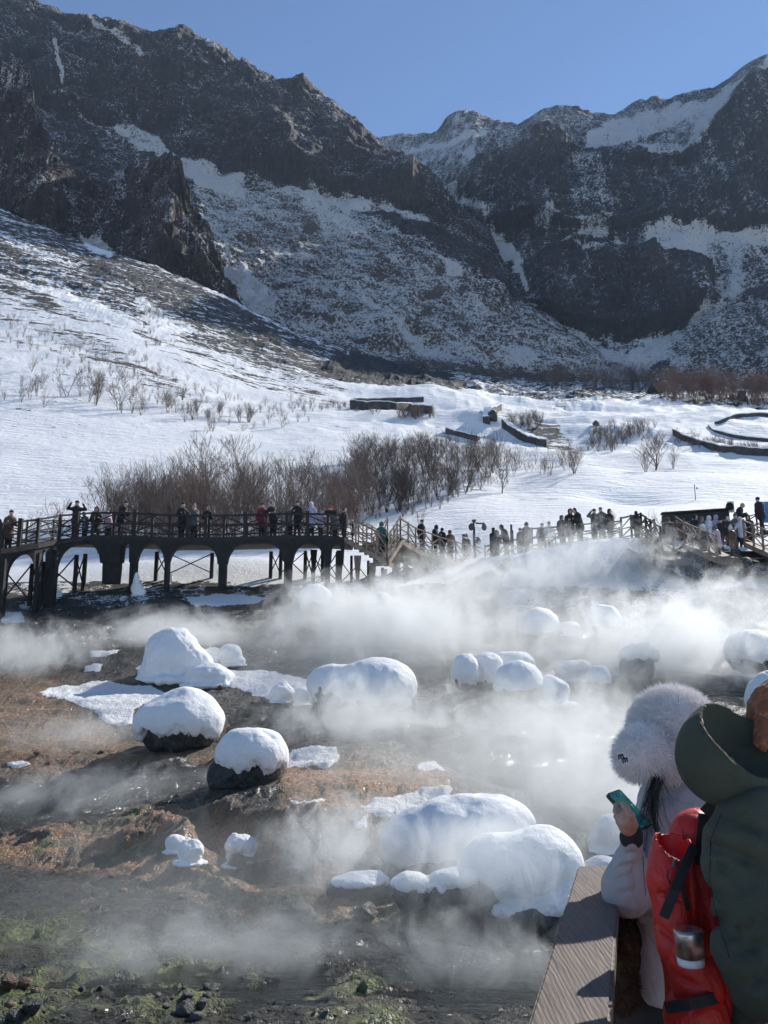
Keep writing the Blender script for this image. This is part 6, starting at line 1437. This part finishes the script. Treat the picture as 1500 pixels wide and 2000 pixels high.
fing += fingr([Pn(1210, 1606, 2.415), Pn(1204, 1595, 2.425), Pn(1207, 1585, 2.445), Pn(1214, 1580, 2.455)], .0078, .0062)
fing += fingr([Pn(1213, 1613, 2.415), Pn(1208, 1606, 2.420), Pn(1211, 1597, 2.430), Pn(1217, 1591, 2.435)], .0074, .0058)
fing += fingr([Pn(1218, 1620, 2.415), Pn(1214, 1616, 2.415), Pn(1216, 1608, 2.415), Pn(1222, 1602, 2.415)], .0066, .0052)
near_part(W, 'hand', fing, .0028, M['skin_n'], .002, margin=.03)
0 and near_part(W, 'knuckle_cuff', [CN(Pn(1240, 1622, 2.33), Pn(1244, 1606, 2.32), .011, .009)], .004, M['skin_n'], .0022, margin=.03)
# phone: a slab with a lit screen
pT, pU, pB = Pn(1185, 1550, 2.50), Pn(1210, 1541, 2.55), Pn(1224, 1599, 2.455)
ph = empty('phone', Vector(pT), 'smartphone with a teal lit screen held in the bare hand', 'phone'); ex_ = Vector(pU - pT); ex_ = ex_.normalized() * .072; ey_ = Vector(pB - pT); ey_ = (ey_ - ex_ * ey_.dot(ex_) / ex_.dot(ex_)).normalized() * .125; ez_ = ex_.cross(ey_).normalized()
if ez_.dot(-Vector(pT)) < 0: ez_ = -ez_
def slab(x0, x1, y0, y1, z0, z1, rad, name, mat):
    bm = bmesh.new(); ring = []
    for (cx, cy, a0_) in ((x1 - rad, y1 - rad, 0), (x0 + rad, y1 - rad, 90), (x0 + rad, y0 + rad, 180), (x1 - rad, y0 + rad, 270)):
        for k in range(6): a = R(a0_ + 18 * k); ring.append((cx + rad * math.cos(a), cy + rad * math.sin(a)))
    vs = [[bm.verts.new(ex_.normalized() * x + ey_.normalized() * y + ez_ * z) for x, y in ring] for z in (z0, z1)]
    bm.faces.new(vs[0][::-1]); bm.faces.new(vs[1]); n = len(ring)
    for i in range(n): bm.faces.new((vs[0][i], vs[0][(i + 1) % n], vs[1][(i + 1) % n], vs[1][i]))
    me = bpy.data.meshes.new(name); bm.to_mesh(me); bm.free(); me.materials.append(mat); return me
ob('case', slab(0, .072, 0, .125, -.009, 0, .009, 'case', M['black']), ph)
sn = NT('phone_screen'); o = sn.obj(); nn = sn.noise(o, 22, 4, .6); c = sn.mix(sn.ramp(nn, .35, .6), (.01, .06, .12), (.02, .17, .13)); c = sn.mix(sn.ramp(nn, .62, .68), c, (.5, .7, .7))
e_ = sn.n('ShaderNodeBsdfPrincipled', None, Base_Color=c, Roughness=.15, Emission_Color=c, Emission_Strength=.35); sn.t.links.new(e_.outputs[0], sn.out.inputs[0])
ob('screen', slab(.004, .068, .004, .121, .0004, .0016, .006, 'screen', sn.m), ph)
ob('button', slab(-.0012, 0, .035, .05, -.006, -.002, .0005, 'button', M['grey']), ph)
# fur bag at her hip
bagl = Pn(1226, 1850, 2.55); bag = empty('bag', Vector((bagl[0], bagl[1], bagl[2])), 'brown furry shoulder bag hanging between the handrail and the white coat', 'bag'); M['fur_b'] = simple('brown_fur', (.07, .038, .022), .95, .3, 12, .006, 60)
bo = near_part(bag, 'pouch', [EL(Pn(1214, 1845, 2.56), np.array((.026, .06, .065))), EL(Pn(1206, 1890, 2.56), np.array((.032, .06, .07))), EL(Pn(1212, 1930, 2.58), np.array((.036, .06, .06)))], .03, M['fur_b'], .01)
furry(bo, 'fur_fibres', M['fur_b'], 7000, .02, .0008, 5)
ob('strap', MB().bar(Vector(Pn(1243, 1800, 2.58)) - bag.location, Vector(Pn(1236, 1768, 2.60)) - bag.location, .008, n=8).bar(Vector(Pn(1236, 1768, 2.60)) - bag.location, Vector(Pn(1270, 1640, 2.60)) - bag.location, .006, n=8).mesh('strap', CL['black'], True), bag)

# ---- visitor in the green coat
YG = 1.98
gx = float(Pn(1545, 1600, YG)[0]); Gp = empty('person', (gx, YG, DZ), 'person in dark green hooded coat and orange knitted hat, turned away at the right edge', 'person')
M['gcoat'] = cloth('coat_dark_green', (.050, .058, .038), .85, .2, 5, .022, 7, 420); M['gin'] = cloth('hood_lining', (.035, .036, .030), .95, .15, 20, .003, 60, 500); M['gnavy'] = cloth('coat_navy', (.012, .016, .03), .8)
ghd = Pn(1552, 1440, 1.98)
near_part(Gp, 'body', [EL(ghd, np.array((.095, .078, .115))), EL(ghd + (.098, 0, -.01), np.array((.02, .014, .02))), EL(ghd + (.0, -.078, 0), np.array((.02, .012, .03))), CN(ghd - (0, 0, .08), Pn(1530, 1590, YG), .055, .06), CN(Pn(1545, 1640, YG), Pn(1560, 1950, YG), .14, .14),
    CN(Pn(1560, 1950, YG) + (0, -.07, 0), np.array([gx + .02, YG - .09, DZ + .1]), .09, .05), CN(Pn(1560, 1950, YG) + (0, .07, 0), np.array([gx - .04, YG + .1, DZ + .1]), .09, .05), CN(Pn(1476, 1665, 1.84), Pn(1506, 1880, 1.79), .04, .03), CN(Pn(1500, 1880, 1.76), Pn(1650, 1860, 1.78), .04, .03), EL(Pn(1680, 1850, 1.78), np.array((.05, .025, .04)))], .03, M['skin'], .012)
near_part(Gp, 'hair', [EL(Pn(1518, 1470, 1.96), np.array((.06, .06, .07))), CN(Pn(1508, 1480, 1.94), Pn(1503, 1520, 1.92), .03, .02)], .02, M['hair'], .008, fold(.004, 40, 640))
ggr = grooves([(Pn(1500, 1794, 1.69), Pn(1425, 1835, 1.71)), (Pn(1500, 1835, 1.68), Pn(1440, 1862, 1.70)), (Pn(1385, 1742, 1.76), Pn(1440, 1765, 1.69)), (Pn(1410, 1655, 1.72), Pn(1500, 1700, 1.69)), (Pn(1500, 1900, 1.67), Pn(1452, 1925, 1.70)), (Pn(1395, 1690, 1.74), Pn(1430, 1700, 1.70)), (Pn(1440, 1600, 1.74), Pn(1500, 1632, 1.72)), (Pn(1372, 1650, 1.74), Pn(1410, 1662, 1.74)), (Pn(1376, 1810, 1.74), Pn(1430, 1790, 1.74)), (Pn(1350, 1500, 1.80), Pn(1420, 1545, 1.80))], .021, .016)
def gfold(d, x, y, z):
    return ggr(x, y, z) + d + .026 * ridged(x * 3.5 + z * 4, y * 3, z * 6.5, 3, .5, 651) + .004 * fbm(x * 22, y * 22, z * 22, 3, .5, 652)
near_part(Gp, 'coat', [CN(Pn(1478, 1655, 1.82), Pn(1492, 1800, 1.80), .112, .105), CN(Pn(1492, 1800, 1.80), Pn(1515, 1900, 1.76), .100, .088), CN(Pn(1515, 1900, 1.76), Pn(1660, 1880, 1.78), .085, .06), CN(Pn(1545, 1650, YG + .02), Pn(1560, 1900, YG + .02), .155, .17), CN(Pn(1490, 1620, 1.86), Pn(1580, 1600, 2.0), .09, .10), CN(Pn(1540, 1900, YG + .02), Pn(1545, 2120, YG), .14, .16)], .045, M['gcoat'], .009, gfold)
def hoodf(d, x, y, z):
    c = Pn(1472, 1412, 1.845); inner = ell(c, (.100, .105, .108)); cut = smax(d, -inner(x, y, z), .006)
    return cut + .003 * fbm(x * 20, y * 20, z * 20, 3, .5, 661)
hd_o = near_part(Gp, 'hood', [EL(Pn(1405, 1478, 1.90), np.array((.088, .10, .098))), EL(Pn(1420, 1455, 1.91), np.array((.074, .10, .092))), EL(Pn(1452, 1492, 1.965), np.array((.090, .055, .098))), CN(Pn(1420, 1520, 1.86), Pn(1520, 1540, 1.90), .052, .058)], .03, M['gcoat'], .0055, hoodf)
# rim piping of the hood
rimp = [(1383, 1386), (1380, 1398), (1384, 1420), (1392, 1440), (1404, 1460), (1418, 1478), (1432, 1490)]
for s_ in (-1,):
    ray = []
    for (a, b) in rimp: ray.append(Vector(Pn(a, b, 1.815)) - Gp.location)
bpy.context.view_layer.update()
rp = []
for (a, b) in [(1384 - 5, 1392), (1378, 1404), (1378, 1420), (1382, 1436), (1389, 1452), (1399, 1468), (1411, 1482), (1424, 1494)]:
    d_ = PV(a, b, 3).normalized()
    for off in range(0, 30):
        d_ = PV(a + 14 - off, b, 3).normalized(); okk, loc_, n_, _i = hd_o.ray_cast(-Gp.location, d_)
        if okk and loc_.y + Gp.location.y < 1.89: rp.append(loc_ - d_ * .001); break
mp = MB()
for a, b in zip(rp[:-1], rp[1:]): mp.bar(a, b, .0016, n=6)
if len(rp) > 2: ob('piping', mp.mesh('piping', CL['tan'], True), Gp)
near_part(Gp, 'collar', [CN(Pn(1440, 1545, 1.83), Pn(1510, 1555, 1.85), .020, .024)], .01, M['gnavy'], .006, margin=.08)
near_part(Gp, 'trousers', [CN(np.array([gx, YG - .07, -1.0]), np.array([gx + .02, YG - .09, DZ + .08]), .11, .08), CN(np.array([gx, YG + .07, -1.0]), np.array([gx - .04, YG + .1, DZ + .08]), .11, .08)], .03, CL['navy'], .012)
near_part(Gp, 'under_jacket', [CN(Pn(1500, 1880, 2.06), Pn(1470, 2020, 2.04), .10, .12), CN(Pn(1440, 1800, 2.08), Pn(1450, 2000, 2.06), .07, .10)], .04, M['gnavy'], .012, fold(.006, 12, 670))
near_part(Gp, 'shoes', [EL(np.array([gx + .06, YG - .09, DZ + .06]), np.array((.14, .055, .06))), EL(np.array([gx, YG + .1, DZ + .06]), np.array((.14, .055, .06)))], .02, CL['black'], .012)
kn = NT('orange_knit'); o = kn.obj(); wv2 = kn.n('ShaderNodeTexVoronoi', dict(feature='SMOOTH_F1'), Vector=kn.n('ShaderNodeTexNoise', None, Vector=o, Scale=14.0, Detail=3.0).outputs[1], Scale=9.0).outputs[0]; fz = kn.noise(o, 60, 3)
kn.pbsdf(Base_Color=kn.mix(kn.ramp(wv2, .15, .55), (.40, .155, .065), (.20, .075, .035)), Roughness=.9, Normal=kn.bump(kn.math('ADD', wv2, kn.math('MULTIPLY', fz, .3)), .01, .9))
near_part(Gp, 'knitted_hat', [EL(Pn(1546, 1400, 1.97), np.array((.094, .10, .092))), CN(Pn(1498, 1395, 1.93), Pn(1487, 1452, 1.90), .028, .018)], .02, kn.m, .0055, fold(.004, 30, 680))
# ---- red backpack
bpl = Pn(1350, 1800, 2.08); bp = empty('backpack', Vector(bpl), 'red backpack with black straps and a silver mug in its side pocket', 'backpack')
rn_ = NT('red_nylon'); o = rn_.obj(); f1 = rn_.noise(o, 5, 4, .6); wr_ = rn_.noise(rn_.mapping(o, (1.5, 1, .8), (0, .6, 0)), 9, 4, .55, 1.2); wv3 = rn_.noise(o, 420, 2)
rb = rn_.n('ShaderNodeBsdfPrincipled', None, Base_Color=rn_.mix(f1, (.40, .012, .010), (.62, .028, .016)), Roughness=.5, Normal=rn_.bump(rn_.math('ADD', wr_, rn_.math('MULTIPLY', wv3, .03)), .022, .8))
rt = rn_.n('ShaderNodeBsdfTranslucent', None, Color=(.75, .03, .015, 1)); rm = rn_.n('ShaderNodeMixShader', None, _0=.06, _1=rb.outputs[0], _2=rt.outputs[0]); rn_.t.links.new(rm.outputs[0], rn_.out.inputs[0]); M['red'] = rn_.m
rgr = grooves([(Pn(1336, 1600, 1.99), Pn(1352, 1800, 1.96)), (Pn(1290, 1745, 1.93), Pn(1340, 1760, 1.90)), (Pn(1280, 1800, 1.94), Pn(1322, 1842, 1.91)), (Pn(1326, 1880, 1.90), Pn(1400, 1872, 1.93)), (Pn(1360, 1700, 1.97), Pn(1392, 1830, 1.96)), (Pn(1310, 1900, 1.92), Pn(1370, 1930, 1.90))], .010, .008)
def rfold(d, x, y, z): return rgr(x, y, z) + d + .007 * ridged(x * 7 + z * 5, y * 6, z * 5 - x * 4, 3, .5, 701)
near_part(bp, 'main_bag', [CN(Pn(1358, 1630, 2.08), Pn(1356, 1800, 2.06), .055, .085), CN(Pn(1356, 1800, 2.06), Pn(1378, 1960, 2.04), .085, .080), CN(Pn(1378, 1960, 2.04), Pn(1395, 2060, 2.04), .08, .08), CN(Pn(1385, 1640, 2.12), Pn(1410, 1960, 2.12), .07, .08)], .03, M['red'], .007, rfold)
def pocketf(d, x, y, z):
    c = Pn(1313, 1634, 1.99); inner = ell(c, (.034, .045, .060)); return np.maximum(rfold(d, x, y, z), -inner(x, y, z))
near_part(bp, 'front_pocket', [CN(Pn(1311, 1655, 2.00), Pn(1309, 1720, 1.99), .043, .048), CN(Pn(1309, 1720, 1.99), Pn(1325, 1840, 1.98), .050, .050)], .03, M['red'], .0045, pocketf)
near_part(bp, 'side_pocket', [CN(Pn(1348, 1850, 1.965), Pn(1360, 1930, 1.965), .055, .055)], .03, M['red'], .006, rfold)
near_part(bp, 'lower_bag', [CN(Pn(1360, 1985, 1.98), Pn(1375, 2060, 1.98), .070, .07)], .03, M['red'], .007, rfold)
def ribbon(root, name, pts, w_, th, mat):
    m = MB(); O = root.location
    for a, b in zip(pts[:-1], pts[1:]): m.plank(Vector(a) - O, Vector(b) - O, w_, th, (0, -1, .2))
    return ob(name, m.mesh(name, mat, bevel=.001), root)
M['strap'] = cloth('black_webbing', (.016, .016, .018), .75, .15, 20, .001, 200, 600)
ribbon(bp, 'strap', [Pn(1357, 1652, 1.945), Pn(1338, 1690, 1.925), Pn(1318, 1738, 1.905), Pn(1296, 1792, 1.912)], .021, .004, M['strap'])
ribbon(bp, 'strap', [Pn(1330, 1712, 1.93), Pn(1338, 1752, 1.93), Pn(1344, 1778, 1.94)], .010, .003, M['strap'])
ribbon(bp, 'strap', [Pn(1300, 1968, 1.93), Pn(1345, 1962, 1.895), Pn(1385, 1952, 1.90), Pn(1412, 1945, 1.94)], .022, .004, M['strap'])
ribbon(bp, 'strap', [Pn(1395, 1572, 1.98), Pn(1378, 1590, 1.99), Pn(1372, 1640, 2.0), Pn(1372, 1690, 2.0)], .030, .006, M['strap'])
ob('buckle', MB().box(Vector(Pn(1319, 1682, 1.925)) - bp.location, (.012, .006, .012), .4).box(Vector(Pn(1316, 1690, 1.925)) - bp.location, (.008, .006, .008)).mesh('buckle', M['grey'], bevel=.002), bp)
ob('loop', MB().bar(Vector(Pn(1308, 1696, 1.93)) - bp.location, Vector(Pn(1303, 1712, 1.93)) - bp.location, .0015, n=6).bar(Vector(Pn(1303, 1712, 1.93)) - bp.location, Vector(Pn(1309, 1726, 1.93)) - bp.location, .0015, n=6).bar(Vector(Pn(1309, 1726, 1.93)) - bp.location, Vector(Pn(1318, 1718, 1.92)) - bp.location, .0015, n=6).mesh('loop', M['strap'], True), bp)
mgp = Pn(1347, 1850, 1.88); mug = empty('mug', Vector(mgp), 'silver metal mug with worn rim tucked in the backpack pocket', 'mug')
sv = NT('brushed_steel'); o = sv.obj(); q_ = sv.noise(sv.mapping(o, (20, 20, 90)), 1, 4, .6); d_ = sv.noise(o, 22, 4, .7)
sv.pbsdf(Base_Color=sv.mix(sv.ramp(d_, .4, .6), (.42, .40, .38), (.75, .74, .72)), Metallic=1.0, Roughness=.34, Normal=sv.bump(q_, .0008, .7))
mg = ob('cup', disc_profile([(.020, -.018), (.0275, -.016), (.0285, .030), (.0275, .0335), (.020, .035)], 40, 'z').mesh('cup', sv.m, True), mug); mg.rotation_euler = (.08, -.06, 0)
bd = ob('base', disc_profile([(.018, -.034), (.026, -.032), (.0272, -.019), (.02, -.0185)], 40, 'z').mesh('base', CL['white'], True), mug); bd.rotation_euler = (.08, -.06, 0)
# stitched seams and zips lying on the cloth
bpy.context.view_layer.update()
def seam(root, target, pix, name, r, mat, n=8):
    pts = []
    for (a, b) in zip(pix[:-1], pix[1:]):
        for k in range(n):
            x = a[0] + (b[0] - a[0]) * k / n; y = a[1] + (b[1] - a[1]) * k / n; d_ = PV(x, y, 3).normalized()
            okk, l_, n_, _i = target.ray_cast(-root.location, d_)
            if okk: pts.append(l_ - d_ * r * .3)
    mb = MB()
    for a, b in zip(pts[:-1], pts[1:]):
        if (a - b).length < .06: mb.bar(a, b, r, n=5)
    if mb.v: ob(name, mb.mesh(name, mat, True), root)
kid = lambda root, nm: [c for c in root.children if c.name.split('.')[0] == nm][0]
seam(Gp, kid(Gp, 'coat'), [(1408, 1590), (1388, 1640), (1386, 1720), (1402, 1800), (1428, 1880)], 'seam', .0010, CL['black'])
seam(W, kid(W, 'jacket'), [(1298, 1560), (1266, 1610), (1256, 1680), (1262, 1760)], 'seam', .0009, M['grey'])
0 and seam(bp, kid(bp, 'main_bag'), [(1338, 1606), (1340, 1640)], 'zip', .0022, M['black'])
seam(bp, kid(bp, 'side_pocket'), [(1318, 1872), (1345, 1884), (1378, 1880), (1392, 1868)], 'hem', .0026, M['red'])
# further visitors just outside the frame at the right, whose shadows fall on the handrail
for (x, y, f_, c, l, hh) in ((1.55, 2.55, 90, 'black', 'visitor in black standing just outside the right edge of the photo', 1.0), (1.75, 3.5, 120, 'navy', 'visitor in navy farther along the deck, outside the right edge', .98)):
    e = person(1000, 1500, 3, f_, l, coat=c, head='beanie', h=hh); e.location = (x, y, DZ)
# ------------------------------------------------------------------ steam drifting off the hot water
def steam_mat(name, dens, nscale, thr, wid, stretch=(1, 1, 1), seed=0.0, aniso=.35):
    n = NT(name); tc = n.n('ShaderNodeTexCoord'); o = tc.outputs['Object']; geo = n.n('ShaderNodeNewGeometry').outputs['Position']
    ln = n.n('ShaderNodeVectorMath', dict(operation='LENGTH'), _0=o).outputs[1]; fall = n.math('SUBTRACT', 1.0, ln, clamp=True)
    nz = n.noise(n.mapping(geo, (stretch[0] * 1.15, stretch[1] * .7, stretch[2] * .72), (0, .5, .3), (seed, seed * .7, seed * 1.3)), nscale, 6.0, .68, 1.1)
    fine = n.noise(n.mapping(geo, (1, 1, .6), (0, .6, .2)), nscale * 5.5, 5.0, .7, .8)
    nz = n.math('ADD', nz, n.math('MULTIPLY', n.math('SUBTRACT', fine, .5), .30))
    nz = n.math('ADD', nz, n.math('MULTIPLY', n.math('SUBTRACT', fall, .42), .50))
    d = n.math('MULTIPLY', n.math('MULTIPLY', n.ramp(ln, 1.02, .8), n.ramp(nz, thr, thr + wid)), dens)
    v = n.n('ShaderNodeVolumePrincipled', None, Color=(.96, .98, .98, 1), Density=d, Anisotropy=aniso)
    n.t.links.new(v.outputs[0], n.out.inputs['Volume']); return n.m
def sph():
    bm = bmesh.new(); bmesh.ops.create_icosphere(bm, subdivisions=2, radius=1.08); me = bpy.data.meshes.new('steam'); bm.to_mesh(me); bm.free(); return me
n_st = [0]
def steam(px, py, Y, rpx, hpx, ry, dens, nscale=.8, thr=.42, wid=.25, stretch=(1, 1, 1.3), rot=0.0, label=None):
    n_st[0] += 1; me = sph(); me.materials.append(steam_mat('steam_%d' % n_st[0], dens, nscale, thr, wid, stretch, n_st[0] * 3.7))
    p = PV(px, py, Y); o = ob('steam', me, None, label or 'white steam drifting over the hot spring', 'steam', 'steam over the hot spring', kind='stuff', loc=p, rz=rot); o.scale = (rpx / F * Y, ry, hpx / F * Y); return o
steam(780, 1235, 34, 310, 150, 5, .92, .62, 0.39, 0.38)
steam(640, 1185, 36, 190, 95, 4, 0.51, .9, 0.41, 0.32)
steam(1310, 1275, 30, 360, 170, 5, 0.88, .66, 0.40, 0.38)
steam(980, 1165, 38, 320, 130, 4, 0.51, .9, 0.41, 0.32)
steam(720, 1410, 22.5, 290, 130, 3, 0.68, 1.1, 0.40, 0.35)
steam(1110, 1430, 21, 320, 180, 3.5, 0.54, 1.0, 0.40, 0.38)
steam(1160, 1095, 40.2, 360, 110, 2.2, 0.58, 1.1, 0.42, 0.29)
steam(880, 1110, 41, 200, 80, 2.5, 0.30, 1.1, 0.42, 0.29)
steam(240, 1555, 19.5, 400, 95, 2.2, 0.44, 1.3, 0.43, 0.32, (.6, 1.2, 1.3))
steam(670, 1650, 13.4, 200, 140, 1.3, 1.16, 2.0, 0.41, 0.32)
steam(950, 1690, 12.0, 280, 170, 1.6, 0.88, 1.5, 0.40, 0.35)
steam(430, 1850, 10.8, 560, 100, 1.4, 0.61, 1.5, 0.43, 0.32, (.7, 1, 1.2))
steam(920, 1880, 10.4, 320, 120, 1.3, 0.58, 1.6, 0.42, 0.32)
steam(40, 1270, 30, 240, 90, 3, 0.48, 1.0, 0.42, 0.32)
steam(380, 1235, 33, 380, 70, 3, 0.48, 1.0, 0.43, 0.29, (.5, 1, 1.2))
steam(1190, 1560, 16.0, 300, 190, 2.5, 0.82, 1.0, 0.38, 0.38)
steam(1400, 1190, 36, 280, 110, 3, 0.54, .9, 0.41, 0.32)
steam(150, 1435, 23, 260, 80, 2.5, 0.27, 1.2, 0.44, 0.29)
steam(900, 1290, 31, 560, 190, 7, .16, .35, .30, .45)
steam(950, 1520, 17, 420, 230, 3.5, .22, .6, .30, .45)
steam(420, 1760, 12.0, 620, 190, 2.5, .10, .8, .32, .40)
# clear cold air of the valley
hz = NT('valley_air'); v = hz.n('ShaderNodeVolumePrincipled', None, Color=(.58, .76, 1.0, 1), Density=.00006, Anisotropy=.2); hz.t.links.new(v.outputs[0], hz.out.inputs['Volume'])
hb_ = MB().box((0, 0, 0), (3400, 2900, 1400)).mesh('haze', hz.m)
ob('haze', hb_, kind='stuff', loc=(0, 1200, 1400 / 2 - 62), label='thin blue air in the valley', cat='haze')
